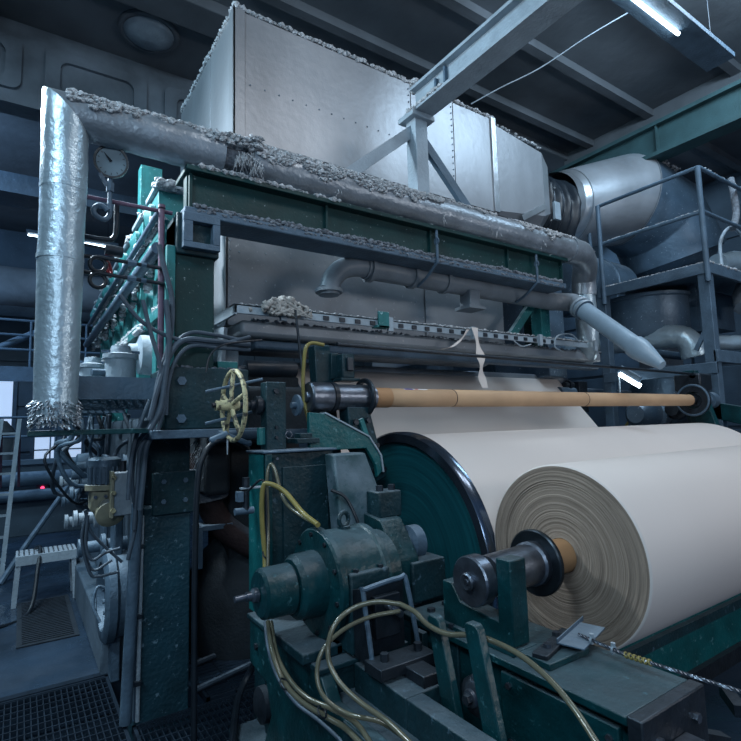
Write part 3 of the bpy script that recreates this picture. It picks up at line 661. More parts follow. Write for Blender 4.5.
solo('wall_hose', MB().tube(spline([A(206,372,Y=3.3),A(209,358,Y=3.3),A(217,348,Y=3.3),A(232,343,Y=3.3),A(262,340,Y=3.3)],6),.007,8), BLACK, 'thin black hose arched above the knee box', 'hose')
# ================================================================ HOOD
t = thing('dryer_hood', 'riveted grey sheet-metal hood hanging behind the gantry beam', 'hood', (3,5.4,2.6))
obj('front_panel', MB().box(1.385,3.56,4.2,4.23,2.66,4.28), HOOD, t)
obj('front_panel', MB().box(3.575,4.76,4.2,4.23,2.66,4.28), HOOD, t)
obj('end_panel', MB().add([(1.38,4.2,2.66),(1.38,4.2,4.28),(1.42,5.2,4.28),(1.32,5.2,2.4),(1.4,4.2,2.66),(1.4,4.2,4.28),(1.44,5.2,4.28),(1.34,5.2,2.4)],[(0,1,2,3),(4,5,6,7),(0,1,5,4),(1,2,6,5),(2,3,7,6),(3,0,4,7)]), GALV, t, smooth=0)
obj('end_panel', MB().box(4.74,4.76,4.23,7,2.66,4.28), HOOD, t)
obj('roof_panel', MB().box(1.38,4.76,4.2,7,4.25,4.28), HOOD, t)
obj('seam_strip', MB().box(3.54,3.6,4.185,4.2,2.66,4.28), HOOD, t)
m = MB()
for z in (2.8,3.05,3.3): 
    for i in range(9): m.hexb((1.5+i*.24,4.2,z+.03*math.sin(i)),-Y3,.008,.006)
for i in range(10): m.hexb((3.555,4.186,2.75+i*.09),-Y3,.008,.006).hexb((1.42,4.2,2.75+i*.08),-Y3,.008,.006)
obj('rivets', m, LSTEEL, t, kind='stuff')
obj('lower_shell', MB().tube(run((1.5,4.75,2.85),(4.9,4.75,2.85)),.36,32), HOOD, t, smooth=60)
solo('hood_end_cover', MB().box(1.28,1.31,4.0,4.5,2.0,2.65,rot=Matrix.Rotation(.25,3,'X')), LSTEEL, 'pale slanting end sheet above the knee box', 'panel')
# trough beams below the hood
t = thing('trough_beam', 'dusty notched angle ledge running the width of the machine', 'beam', (3.4,3.7,2.6))
obj('ledge_angle', MB().box(1.25,5.5,3.6,3.62,2.63,2.7).box(1.25,5.5,3.6,3.75,2.685,2.7), LSTEEL, t, bev=.003)
obj('ledge_return', MB().box(1.25,1.27,3.6,4.3,2.62,2.7), LSTEEL, t, bev=.003)
nt_ = MB()
for k in range(40):
    if k%2: nt_.box(1.9+k*.075,1.9+k*.075+.05,3.59,3.6,2.64,2.675)
obj('notch_plates', nt_, DSTEEL, t, smooth=0, kind='stuff')
obj('dust_crust', MB().crust((1.3,3.62,2.7),(5.5,3.62,2.7),.06,.01,420,.012), CRUST, t, kind='stuff', smooth=0)
t = thing('doctor_beam', 'broad grey dusty beam beneath the notched ledge', 'beam', (3.6,3.8,2.4))
obj('upper_box', MB().box(1.35,6.0,3.75,4.1,2.5,2.62), HOOD, t, bev=.03)
obj('lower_box', MB().box(1.5,6.1,3.85,4.0,2.42,2.49), GSTEEL, t, bev=.02)
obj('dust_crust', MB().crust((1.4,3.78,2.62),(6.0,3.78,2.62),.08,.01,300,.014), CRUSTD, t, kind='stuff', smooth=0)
for x in (1.6,2.6,3.6,4.6,5.6): obj('clip', MB().box(x,x+.05,3.57,3.6,2.6,2.72), LSTEEL, t)
t = thing('small_bracket', 'little pale green bracket standing on the notched ledge', 'bracket', (2.55,3.58,2.7))
obj('plate', MB().box(2.49,2.6,3.56,3.58,2.62,2.76).box(2.47,2.6,3.56,3.64,2.62,2.64), GL, t, bev=.003)
m = MB()
for k in range(260):
    u = random.gauss(0,.075); m.blob((1.63+u,3.56+random.uniform(-.04,.03),2.70-abs(u)*.15+random.uniform(-.05,.07)*(1-abs(u)*3)),random.uniform(.012,.026),(1.2,1,1.3))
for k in range(9): m.tube(spline([(1.6+random.uniform(-.1,.15),3.52,2.75),(1.62+random.uniform(-.15,.2),3.52,2.69),(1.6+random.uniform(-.2,.3),3.52,2.63)],4),.011,6,jitter=.012,seed=k)
solo('rag', m, CLOTH, 'grimy rag knotted over the end of the notched ledge', 'rag', smooth=70)
solo('hanging_rod', MB().cyl((1.66,3.45,2.66),(1.66,3.3,1.98),.01,n=8), DSTEEL, 'thin rod hanging straight down from the rag', 'rod')
def ribbon(pts, w, name, lab, material=PAPER):
    P = spline(pts,6); m = MB(); vs=[]; 
    for i,p in enumerate(P):
        tw = math.sin(i*.5)*.4; sd = V(math.cos(tw),math.sin(tw),0)*w*(.85+.15*math.sin(i*.7+1))
        vs += [p-sd, p+sd, p+sd+V(0,.003,0), p-sd+V(0,.003,0)]
    fs = []
    for i in range(len(P)-1):
        for k in range(4): a=i*4+k; b=i*4+(k+1)%4; fs.append((a,b,b+4,a+4))
    m.add(vs,fs); return solo(name, m, material, lab, 'paper strip', smooth=60)
ribbon([(3.58,3.52,2.7),(3.6,3.5,2.5),(3.62,3.49,2.38),(3.62,3.5,2.25),(3.65,3.49,2.12)],.045,'paper_strip','crumpled white paper strip hanging from the ledge over the web')
ribbon([(3.52,3.55,2.68),(3.42,3.54,2.58),(3.3,3.55,2.5),(3.18,3.55,2.47)],.018,'paper_strip','narrow twisted paper strip slanting left from the ledge')
solo('wire_loop', MB().tube(spline([(5.0,3.58,2.55),(4.85,3.57,2.6),(4.9,3.57,2.72),(5.15,3.57,2.76),(5.3,3.57,2.68)],6),.008,6), LSTEEL, 'pale wire loop at the right end of the notched ledge', 'wire')
solo('wire_loop', MB().tube(spline([(4.2,3.58,2.62),(4.3,3.57,2.57),(4.45,3.57,2.6)],6),.007,6), LSTEEL, 'pale wire sagging below the middle of the notched ledge', 'wire')
solo('tension_rod', MB().cyl((1.75,3.0,2.345),(6.9,3.0,2.3),.014,n=10), DSTEEL, 'long thin dark rod stretched across above the paper web', 'rod')
# grey plastic pipe below gantry
t = thing('plastic_pipe', 'grey plastic pipe slung under the gantry with a capped elbow', 'pipe', (3.8,3.7,3.1))
obj('straight', MB().cyl((2.45,3.7,3.17),(5.05,3.7,3.15),.1,n=28), PVC, t)
obj('elbow', MB().tube(spline([(2.5,3.7,3.17),(2.36,3.7,3.165),(2.22,3.7,3.12),(2.13,3.7,3.03),(2.09,3.7,2.92)],5),.088,24), PVC, t)
obj('flange', MB().lathe((2.09,3.7,2.93),-Z3,[(0,.09),(0,.115),(.03,.115),(.03,.09),(.05,.088),(.051,.0001)],28), PVC, t)
for x in (2.48,2.95,3.35): obj('socket_ring', MB().lathe((x,3.7,3.165),X3,[(0,.1),(0,.118),(.04,.118),(.05,.1)],28), PVC, t)
obj('outlet', MB().box(3.62,3.76,3.6,3.75,2.93,3.1), PVC, t, bev=.01)
obj('outlet_flange', MB().box(3.58,3.8,3.57,3.78,2.91,2.94), PVC, t)
obj('top_dust', MB().crust((2.6,3.7,3.265),(5.2,3.7,3.25),.07,.01,240,.016), CRUSTD, t, kind='stuff', smooth=0)
t = thing('slanting_pipe', 'smooth blue-grey plastic pipe slanting down to the right', 'pipe', (5.4,3.3,2.6))
a = V(5.2,3.55,3.13); b = A(636,347,D=5.2)
obj('elbow', MB().tube(spline([(5.0,3.7,3.155),(5.12,3.66,3.15),(5.2,3.55,3.13),a.lerp(b,.1)],5),.1,28), PVC, t)
obj('pipe', MB().cyl(a.lerp(b,.08),b,.096,n=32), PVCB, t)
for f in (.1,.17): obj('collar', MB().cyl(a.lerp(b,f),a.lerp(b,f+.03),.118,n=32), LSTEEL, t)
obj('socket', MB().lathe(b,(b-a),[(-.02,.098),(-.02,.112),(.06,.112),(.16,.09),(.34,.045),(.341,.0001)],32), PVCB, t)
obj('strap', MB().cyl(a.lerp(b,.2),a.lerp(b,.205),.12,n=24), GSTEEL, t)
# ================================================================ BIG DUCT
t = thing('exhaust_duct', 'huge pale riveted sheet-metal duct above the gantry', 'duct', (3.4,5.1,4.3))
def panel(x0,x1,y0,y1,z0,z1,lab=None): return obj('panel', MB().box(x0,x1,y0,y1,z0,z1), GALV, t, bev=.004)
xs = [1.47,3.45,4.08,4.75]
for a_,b_ in zip(xs,xs[1:]): panel(a_+.004,b_-.004,4.2,4.22,4.34,5.56)
panel(1.46,1.48,4.2,4.92,4.34,5.56); panel(1.46,1.48,4.93,6.1,4.34,5.56)
panel(1.47,4.75,4.2,6.1,5.54,5.56); panel(1.47,4.75,4.22,6.1,4.34,4.36); panel(1.47,4.75,6.08,6.1,4.34,5.56)
obj('corner_strip', MB().box(1.44,1.55,4.185,4.2,4.34,5.57).box(1.44,1.46,4.185,4.3,4.34,5.57), GALV, t, bev=.003)
obj('seam_strip', MB().box(4.70,4.78,4.175,4.2,4.34,5.56), ALU, t, bev=.003)
m = MB()
for i in range(16):
    z = 4.4+i*.077
    for x in (1.5,3.42,4.72,4.77,4.05): m.hexb((x,4.197,z),-Y3,.008,.006)
    m.hexb((1.457,4.26,z),-X3,.007,.005)
for i in range(14): m.hexb((1.6+i*.14,4.197,4.86),-Y3,.007,.004)
obj('rivets', m, GSTEEL, t, kind='stuff')
obj('base_gap', MB().box(1.47,4.78,4.22,6.0,4.27,4.34), DSTEEL, t)
# rectangle to octagon transition
def octo(x, y0,y1,z0,z1,c): return [V(x,y0,z0+c),V(x,y0,z1-c),V(x,y0+c,z1),V(x,y1-c,z1),V(x,y1,z1-c),V(x,y1,z0+c),V(x,y1-c,z0),V(x,y0+c,z0)]
o0 = octo(4.77,4.2,6.05,4.34,5.52,.03); o1 = octo(5.68,4.2,5.7,4.36,5.5,.13); o2 = octo(5.86,4.25,5.65,4.4,5.42,.18)
obj('transition', MB().add(o0+o1,[(i,(i+1)%8,8+(i+1)%8,8+i) for i in range(8)]), GALV, t, smooth=0)
obj('end_ring', MB().add(o1+o2,[(i,(i+1)%8,8+(i+1)%8,8+i) for i in range(8)]), ALU, t, smooth=0)
obj('lower_edge_strip', MB().bar((5.2,4.19,4.36),(5.68,4.19,4.62),.02,.07), ALU, t)
m = MB().crust((1.48,4.22,5.56),(4.75,4.22,5.56),.05,.035,560,.026).crust((1.47,4.2,5.56),(1.47,6.05,5.56),.06,.04,260,.026).crust((4.77,4.22,5.52),(5.7,4.24,5.46),.04,.015,60,.016).crust((1.5,4.17,4.3),(4.7,4.17,4.3),.05,.01,60,.012)
obj('dust_crust', m, CRUST, t, kind='stuff', smooth=0)
t = thing('bellows', 'black crumpled fabric bellows joining the two big ducts', 'bellows', (6.15,5,4.3))
prof = []
m = MB(); P = run((5.86,4.97,4.9),(6.72,4.93,4.86),.022)
m.tube(P,.6,56,rfun=lambda s:.6+.04*math.sin(s*PI*9)-.02*math.sin(s*PI),jitter=.06)
obj('fabric', m, BLACK, t, smooth=80)
for k in range(3):
    x = 5.95+k*.2; obj('hoop', MB().torus((x,4.95,4.9),X3,.57,.018,48,6), DSTEEL, t)
m = MB()
for k in range(16):
    a = PI*.5+PI*k/15; 
    m.blob((6.0+.25*random.random(),4.95+.58*math.cos(a),4.9+.58*math.sin(a)),.02)
obj('dust_tufts', m, CRUST, t, kind='stuff', smooth=0)
obj('clamp_plate', MB().box(5.9,6.02,4.2,4.24,4.5,4.75), LSTEEL, t, bev=.004)
# ================================================================ ELBOW DUCT
t = thing('elbow_duct', 'shiny segmented round elbow duct behind the platform railing', 'duct', (7.5,4.6,4))
def seg(c0, n0, r0, c1, n1, r1, m, name, n=48):
    def ring(c, nn, r):
        nn = V(nn).normalized(); u = nn.cross(Z3).normalized(); v = u.cross(nn).normalized()
        return [V(c)+(u*math.cos(2*PI*k/n)+v*math.sin(2*PI*k/n))*r for k in range(n)]
    A_ = ring(c0,n0,r0); B_ = ring(c1,n1,r1); mb = MB().add(A_+B_,[(k,(k+1)%n,n+(k+1)%n,n+k) for k in range(n)])
    for c,nn,r in ((c1,n1,r1),):
        R_ = ring(c,nn,r*1.012); R2 = ring(V(c)+V(nn).normalized()*.02,nn,r*1.012)
        mb.add(R_+R2,[(k,(k+1)%n,n+(k+1)%n,n+k) for k in range(n)])
    return obj(name, mb, m, t, smooth=50)
seg((6.72,4.93,5.08),(1,0,0),.56,(6.86,4.93,5.1),(1,0,0),.57,ALU,'flange_ring')
seg((6.86,4.93,5.1),(1,0,0),.57,(7.06,4.9,5.14),(1,-.15,.1),.6,ALU,'collar')
seg((7.06,4.9,5.14),(1,-.15,.1),.6,(8.2,4.55,5.42),(1,-.25,-.1),.76,GALV,'gore')
seg((8.2,4.55,5.42),(1,-.25,-.1),.76,(8.9,4.4,5.15),(1,-.2,-.7),.78,DDUCT,'gore')
seg((8.9,4.4,5.15),(1,-.2,-.7),.78,(9.25,4.3,4.5),(.35,-.1,-1),.78,DDUCT,'gore')
seg((9.25,4.3,4.5),(.35,-.1,-1),.78,(9.3,4.3,3.75),(0,0,-1),.78,DDUCT,'gore')
m = MB().crust((8.25,4.2,6.08),(8.9,4.0,5.84),.2,.05,60,.03)
obj('dust_crust', m, CRUST, t, kind='stuff', smooth=0)
t = thing('branch_duct', 'dusty dull round duct running level under the elbow duct', 'duct', (7.6,5,3.9))
obj('shell', MB().lathe((6.6,4.98,3.95),X3,[(0,.5),(.6,.5),(.61,.53),(.65,.53),(.66,.5),(1.2,.5),(1.21,.52),(1.25,.52),(1.26,.5),(1.8,.5)],40), DDUCT, t)
solo('support_wall_duct', MB().box(6.1,6.5,4.6,5.6,2.4,4.2), DDUCT, 'tall dull square casing left of the branch duct', 'duct', bev=.02)
# ================================================================ MONORAIL
t = thing('monorail_beam', 'pale dusty I-beam passing overhead to a strutted post', 'beam', (2.95,1.5,4.6))
obj('web', MB().box(2.935,2.955,-1.5,3.5,4.66,4.86), LSTEEL, t)
obj('lower_flange', MB().box(2.86,3.07,-1.5,3.54,4.625,4.655), LSTEEL, t, bev=.003)
obj('upper_flange', MB().box(2.87,3.02,-1.5,3.5,4.85,4.88), LSTEEL, t, bev=.003)
obj('end_lugs', MB().box(2.9,2.935,3.18,3.2,4.68,4.8).box(2.9,2.935,3.06,3.08,4.7,4.84), GSTEEL, t)
m = MB().crust((2.95,-.8,4.88),(2.95,3.5,4.88),.15,.02,700,.022).crust((2.9,1.5,4.66),(2.9,3.5,4.66),.02,.003,200,.008).crust((2.87,3.1,4.655),(2.88,3.5,4.655),.05,.03,90,.02).crust((2.88,3.5,4.66),(3.03,3.52,4.66),.06,.02,30,.03).crust((2.88,3.45,4.9),(2.95,3.5,4.9),.06,.03,26,.03)
obj('dust_crust', m, CRUST, t, kind='stuff', smooth=0)
t = thing('monorail_post', 'short pale post with two slanting struts under the I-beam end', 'post', (2.95,3.53,3.54))
obj('post', MB().box(2.89,3.03,3.46,3.6,3.54,4.6), LSTEEL, t, bev=.004)
obj('head_plate', MB().box(2.83,3.09,3.42,3.64,4.58,4.63), LSTEEL, t, bev=.004)
obj('strut', MB().bar((2.92,3.56,4.5),(2.15,3.56,3.85),.05,.1), LSTEEL, t)
obj('strut', MB().bar((3.0,3.56,4.5),(3.75,3.56,3.75),.05,.09), GSTEEL, t)
obj('dust_crust', MB().crust((2.84,3.5,4.63),(3.08,3.5,4.63),.12,.03,40,.028), CRUST, t, kind='stuff', smooth=0)
solo('hanging_wire', MB().tube(spline([A(471,104,Y=4.1),A(500,88,Y=3.9),A(540,68,Y=3.6),A(590,35,Y=3.2),A(650,0,Y=2.8),A(700,-30,Y=2.5)],6),.007,6), LSTEEL, 'thin wire sagging from the duct top to the lit tube', 'wire')
solo('duct_hatch', MB().box(3.68,3.98,4.18,4.4,5.56,5.64).add([],[]), LSTEEL, 'small dusty box on top edge of the big duct behind the I-beam', 'box', bev=.015)
# ================================================================ PLATFORM AT RIGHT
t = thing('access_platform', 'grey railed access platform standing before the elbow duct', 'platform', (7.9,3.5,0))
X0,Y0,Y1,ZD,ZR = 7.0,2.87,4.25,3.7,4.93
for (x,y) in ((X0,Y0),(X0,Y1)): obj('leg', MB().box(x,x+.13,y,y+.13,0,ZD), GSTEEL, t, bev=.006)
obj('leg', MB().box(9.0,9.13,Y0,Y0+.13,0,ZD), GSTEEL, t, bev=.006)
for z in (ZD,2.45): obj('side_beam', MB().box(X0-.02,X0+.03,Y0,Y1+.1,z-.14,z), GSTEEL, t, bev=.005)
obj('front_beam', MB().box(X0,9.2,Y0-.02,Y0+.03,ZD-.14,ZD), GSTEEL, t, bev=.005)
obj('front_beam', MB().box(X0,9.2,Y0-.02,Y0+.03,2.45,2.6), GSTEEL, t, bev=.005)
obj('deck', MB().box(X0+.03,8.35,Y0+.03,Y1,ZD-.05,ZD-.02).box(8.35,9.2,Y0+.03,3.45,ZD-.05,ZD-.02), DDUCT, t)
def rail(a,b): obj('rail', MB().cyl(a,b,.026,n=12), GSTEEL, t)
for z in (ZR,ZD+.65): rail((X0,Y0,z),(X0,Y1,z)); rail((X0,Y0,z),(9.2,Y0,z))
for (x,y) in ((X0,Y0),(X0,Y1)): obj('rail_post', MB().cyl((x-.02,y,ZD-.25),(x-.02,y,ZR),.033,n=12), GSTEEL, t)
obj('rail_post', MB().cyl((9.1,Y0,ZD),(9.1,Y0,ZR),.03,n=12), GSTEEL, t)
obj('rail_post', MB().cyl((7.2,Y1+.3,ZD-.1),(7.2,Y1+.3,ZD+.95),.028,n=12), GSTEEL, t)
obj('knee_brace', MB().bar((X0+.02,3.1,2.62),(X0+.02,2.92,2.95),.03,.05), GSTEEL, t)
obj('dust_crust', MB().crust((X0,Y0,ZD),(X0,Y1,ZD),.04,.008,180,.014).crust((X0,Y0,ZD+.67),(X0,Y1,ZD+.67),.02,.008,110,.014).crust((X0,Y0,ZD),(9,Y0,ZD),.04,.01,140,.018).crust((X0,Y0,ZR+.02),(9,Y0,ZR+.02),.02,.006,80,.012), CRUST, t, kind='stuff', smooth=0)
t = thing('fan_casing', 'dark blue-grey drum-shaped fan casing under the platform deck', 'fan', (8,4.0,3.0))
fcn = V(7.85,4.1,2.95)
obj('drum', MB().lathe(fcn,Z3,[(0,.56),(.05,.6),(.56,.6),(.58,.63),(.62,.63),(.63,.55),(.64,.0001)],48), DDUCT, t)
obj('bottom_ring', MB().lathe(fcn-V(0,0,.08),Z3,[(0,.4),(.08,.55)],40), GSTEEL, t)
obj('outlet', MB().box(8.0,8.9,3.35,4.0,3.05,3.6), DDUCT, t, bev=.01)
obj('outlet_flange', MB().box(7.85,7.93,3.3,3.52,2.98,3.66), GSTEEL, t, bev=.005)
m=MB()
for k in range(12): m.hexb((7.84,3.4,3.05+.05*k),-X3,.012,.01)
obj('bolts', m, GSTEEL, t, kind='stuff')
solo('foil_pipe', MB().tube(spline([(7.0,5.0,2.85),(7.3,4.8,2.92),(7.48,4.4,2.94),(7.5,3.9,2.92),(7.5,3.55,2.9),(7.53,3.4,2.8),(7.56,3.36,2.6)],8),.16,24,jitter=.02), FOIL, 'fat foil-wrapped pipe crossing below the drum-shaped fan casing', 'pipe', smooth=60)
solo('foil_pipe', MB().tube(spline([(7.7,3.35,2.8),(8.3,3.1,2.8),(9.3,2.95,2.8)],8),.1,20,jitter=.02), FOIL, 'thin foil-wrapped pipe leaving right behind the platform leg', 'pipe', smooth=60)
solo('foil_pipe', MB().tube(spline([(8.1,3.2,3.93),(8.6,3.1,4.02),(9.6,2.95,4.05)],8),.14,20,jitter=.02), FOIL, 'foil-wrapped pipe lying on the platform deck at the right edge', 'pipe', smooth=60)
solo('foil_pipe', MB().tube(spline([(8.2,2.9,3.25),(8.35,2.95,3.5),(8.9,3.0,3.6)],8),.17,20,jitter=.04), FOILD, 'rumpled foil bend under the deck at the right edge', 'pipe', smooth=60)
solo('deck_hose', MB().tube(spline([(7.6,2.95,3.72),(7.75,3.0,4.1),(8.0,3.0,4.35),(8.3,3.0,4.4),(8.6,2.95,4.2)],8),.022,8), LSTEEL, 'pale hose arching over the platform deck', 'hose')
solo('deck_hose', MB().tube(spline([(8.3,3.0,5.15),(8.2,2.95,4.9),(8.22,2.95,4.6),(8.05,2.95,4.35)],8),.045,10), CRUSTD, 'fibre-caked strap hanging on the platform guard rail', 'hose')
solo('separator_tank', MB().lathe((8.7,4.3,0),Z3,[(0,.6),(2.2,.6),(2.5,.5),(2.6,.2),(2.65,.0001)],36), DDUCT, 'squat dusty tank beneath the fan casing behind the platform legs', 'tank')
solo('pipe_rack', MB().cyl((9.4,3.2,0),(9.4,3.2,5.2),.12).cyl((9.9,3.4,0),(9.9,3.4,3.6),.09), GSTEEL, 'upright grey pipes at the right edge behind the platform', 'pipe')
for k,(z,l) in enumerate(((2.95,'upper'),(2.2,'lower'))):
    solo('cross_pipe', MB().cyl((6.4,4.7,z),(10,4.7,z-.05),.07), GSTEEL, l+' straight grey pipe crossing behind the platform legs', 'pipe')
solo('support_bracket', MB().box(4.95,5.1,3.8,3.95,2.7,3.3).bar((4.5,3.87,2.75),(4.98,3.87,3.25),.06,.09).box(4.4,5.1,3.8,3.95,3.25,3.33), GL, 'green corner bracket in the dark gap right of the hood', 'bracket', bev=.004)
solo('support_bracket', MB().box(5.3,5.5,4.2,4.35,2.62,3.3), GB, 'dark green upright right of the hood under the gantry', 'post', bev=.004)
solo('machine_block', MB().box(4.9,6.6,5.2,5.9,0,2.2), DDUCT, 'dark machine bulk far behind the paper web', 'machine', bev=.04)
# ================================================================ PAPER WEB, REEL DRUM, ROLLS
DC = V(0,2.97,.885); RC = V(0,1.695,1.13)
t = thing('reel_drum', 'big reel drum with worn green disc end and polished dark rim', 'drum', (2.25,DC.y,DC.z))
obj('drum_shell', MB().lathe((2.27,DC.y,DC.z),X3,[(0,.835),(4.32,.835)],96), PAPER, t)
obj('end_disc', MB().lathe((2.235,DC.y,DC.z),X3,[(0,.0001),(0,.82),(.04,.82)],96), ring_mat('worn_green_sheen_disc',(.002,.025,.035,1),(.01,.1,.12,1),60,.3,.15), t)  # colour arcs mix paint wear with a painted brushed sheen
obj('rim', MB().lathe((2.2,DC.y,DC.z),X3,[(.0,.79),(.0,.845),(.02,.86),(.07,.86),(.075,.835),(.04,.79)],96,closed=True), mat('polished_rim',(.12,.16,.22),.2,.9,.2,5,bump=0), t)
obj('hub', MB().lathe((1.6,DC.y,DC.z),X3,[(0,.12),(.5,.12),(.5,.2),(.635,.22)],32), DSTEEL, t)
# web: from the guide roller down behind the drum and over it
P = []
for i in range(9): f=i/8; P.append((4.83*(1-f)+3.78*f, 2.40*(1-f)+1.17*f))
m = MB(); n=len(P)
for th in (0,.003):
    for x in (2.28,6.56):
        for y,z in P: m.v.append(V(x,y+th,z+th*.6))
for i in range(n-1): m.f += [(i,i+1,n+i+1,n+i),(2*n+i,2*n+i+1,3*n+i+1,3*n+i)]
m.f += [(0,n,3*n,2*n),(n-1,2*n-1,4*n-1,3*n-1)]+[(i,i+1,2*n+i+1,2*n+i) for i in range(n-1)]+[(n+i,n+i+1,3*n+i+1,3*n+i) for i in range(n-1)]
solo('paper_web', m, PAPER, 'wide pale sheet of paper running down to the reel drum', 'paper', smooth=60)
t = thing('guide_roller', 'slim pale guide roller the paper web comes over', 'roller', (4.3,4.9,2.36))
obj('roller', MB().cyl((2.0,4.88,2.4),(6.7,4.88,2.4),.06,n=28), GALV, t)
for x in (1.9,6.72): obj('journal', MB().cyl((x-.06,4.88,2.4),(x+.14,4.88,2.4),.03), STEEL, t)
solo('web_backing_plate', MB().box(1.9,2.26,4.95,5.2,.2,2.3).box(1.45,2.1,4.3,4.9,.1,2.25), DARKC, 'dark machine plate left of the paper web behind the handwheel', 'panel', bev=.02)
t = thing('paper_roll', 'large finished roll of pale paper with ringed end on its core', 'paper roll', (2.25,RC.y,RC.z))
rl = MB().lathe((2.25,RC.y,RC.z),X3,[(0,.437),(.004,.444),(.012,.446),(4.3,.446),(4.31,.44)],128)
rl.f = rl.f[:-2]
obj('wrap', rl, PAPER, t, smooth=50)
m = MB(); rn = random.Random(5); prof=[(.0,.085)]; r=.09
while r < .437: prof.append((rn.uniform(-.0025,.0025),r)); r += .0045
prof.append((0,.437)); m.lathe((2.25,RC.y,RC.z),X3,prof,128); m.f=m.f[:-2]
obj('wound_end', m, RINGS, t, smooth=80)
obj('core', MB().lathe((2.1,RC.y,RC.z),X3,[(0,.055),(0,.082),(.17,.082)],40), KRAFTD, t)
t = thing('reel_spool', 'steel spool end with black flange held in the green saddle', 'spool', (1.62,RC.y,RC.z))
rc = V(-.03,RC.y-.06,RC.z+.015)
br = obj('bearing_ring', MB().lathe(rc+V(1.59,0,0),X3,[(0,.078),(0,.096),(.008,.102),(.06,.102),(.065,.09)],48), STEEL, t, smooth=35)
obj('bearing_face', MB().lathe(rc+V(1.6,0,0),X3,[(0,.0001),(0,.045),(.008,.05),(.012,.078),(.02,.08)],48), DSTEEL, br, smooth=35)
obj('shaft_end', MB().lathe(rc+V(1.57,0,0),X3,[(0,.0001),(0,.012),(.004,.014),(0,.03),(.006,.037),(.05,.038)],32), STEEL, br, smooth=35)
obj('clip_ring', MB().torus(rc+V(1.597,0,0),X3,.07,.004,40,6), STEEL, t)
obj('journal', MB().lathe(V(1.66,RC.y-.055,RC.z+.015),V(.4,.055,-.015),[(0,.086),(.33,.09),(.34,.1),(.4,.1)],48), STEEL, t, smooth=35)
rc = V(0,RC.y,RC.z)
obj('flange', MB().lathe(rc+V(2.04,0,0),X3,[(0,.1),(.0,.145),(.006,.152),(.022,.152),(.028,.145),(.05,.09),(.07,.08)],56), mat('black_flange',(.025,.035,.045),.3,.7,.3,10,bump=.05), t, smooth=35)
# saddle block on the rail
t = thing('saddle_block', 'green saddle block with a tall chipped stop holding the spool', 'bracket', (1.8,1.7,.9))
obj('plate', MB().prism([(1.62,1.87,.9),(1.62,1.87,1.09),(1.62,1.81,1.09),(1.62,1.76,1.02),(1.62,1.53,1.0),(1.62,1.53,.9)],(.09,0,0)), G, t, bev=.005)
obj('stop', MB().box(1.62,1.715,1.465,1.54,.92,1.25), G, t, bev=.006)
obj('foot', MB().box(1.6,1.74,1.45,1.88,.895,.915), G, t, bev=.005)
for y in (1.62,1.8): obj('bolt', MB().hexb((1.6,y,.91),Z3,.012,.012), DSTEEL, t)
# rail beam
t = thing('winding_rail', 'green rail beam carrying the finished roll, dark end plate towards camera', 'rail', (1.75,1.6,0))
obj('top_plate', MB().box(1.56,1.95,.98,2.12,.865,.895), G, t, bev=.006)
obj('web_plate', MB().box(1.6,1.92,.98,2.1,.2,.865), G, t, bev=.006)
obj('side_cover', MB().box(1.575,1.6,1.02,1.5,.55,.84), G, t, bev=.005)
ep = obj('end_plate', MB().box(1.56,1.95,.93,.98,.5,.9), DSTEEL, t, bev=.006)
for x in (1.64,1.87):
    for z in (.6,.82): obj('bolt', MB().hexb((x,.93,z),-Y3,.016,.014), STEEL, ep)
for y in (1.97,2.1): obj('bolt', MB().hexb((1.68+(y-1.97)*.9,y-(y-1.97)*.8+.06,.895),Z3,.02,.016), DSTEEL, t)
for y,z in ((1.46,.8),(1.46,.6),(1.05,.8),(1.05,.6)): obj('side_bolt', MB().hexb((1.575,y,z),-X3,.012,.01), STEEL, t)
obj('near_lug', MB().box(1.72,1.8,.84,.93,.68,.8).cyl((1.76,.84,.76),(1.76,.8,.76),.018), STEEL, t, bev=.004)
obj('rib', MB().box(1.585,1.6,1.75,1.8,.45,.86), GD, t, bev=.004)
t = thing('clamp_plates', 'two bolted dark steel clamp plates on the green rail beam', 'clamp', (1.77,1.4,.895))
obj('lower_pad', MB().box(1.62,1.86,1.3,1.44,.895,.92), G, t, bev=.004)
rz = Matrix.Rotation(.28,3,'Z')
obj('plate', MB().box(1.62,1.92,1.36,1.42,.92,.938,rot=rz), DSTEEL, t, bev=.004)
obj('angle_plate', MB().box(1.76,2.02,1.3,1.4,.938,.945,rot=rz).box(1.74,2.04,1.4,1.405,.94,.96,rot=rz), GSTEEL, t, bev=.002)
for x,y in ((1.7,1.37),(1.82,1.42)): obj('bolt', MB().hexb((x,y,.938),Z3,.017,.014), STEEL, t)
t = thing('steel_cable', 'twisted wire cable with yellow binding stretched off the green rail', 'cable', (1.9,1.1,.93))
ca = A(580,634,Z=.95); cb_ = A(626,655,Z=.945); cc = A(760,698,Z=.955)
ca=V(1.86,1.345,.955); 
def strand(a,b,r,ph,n=60,off=.0035):
    u,v = frame(b-a); return [a.lerp(b,i/n)+(u*math.cos(ph+i*.9)+v*math.sin(ph+i*.9))*off for i in range(n+1)]
for k in range(3): obj('strand', MB().tube(strand(ca,cb_,.003,k*2.1,30),.0038,6).tube(strand(cb_,cc,.003,k*2.1,70),.0038,6), STEEL, t)
for f in (.3,.75): 
    p = ca.lerp(cb_,f); obj('rope_clip', MB().torus(p,(cb_-ca),.012,.005,16,6).hexb(p+V(0,0,.012),Z3,.009,.012), LSTEEL, t)
m = MB(); 
for k in range(11): m.torus(cb_.lerp(cc,.0+k*.021),(cc-cb_)+V(0,0,.15*(-1)**k),.009,.0032,14,6)
obj('yellow_binding', m, HOSEY, t)
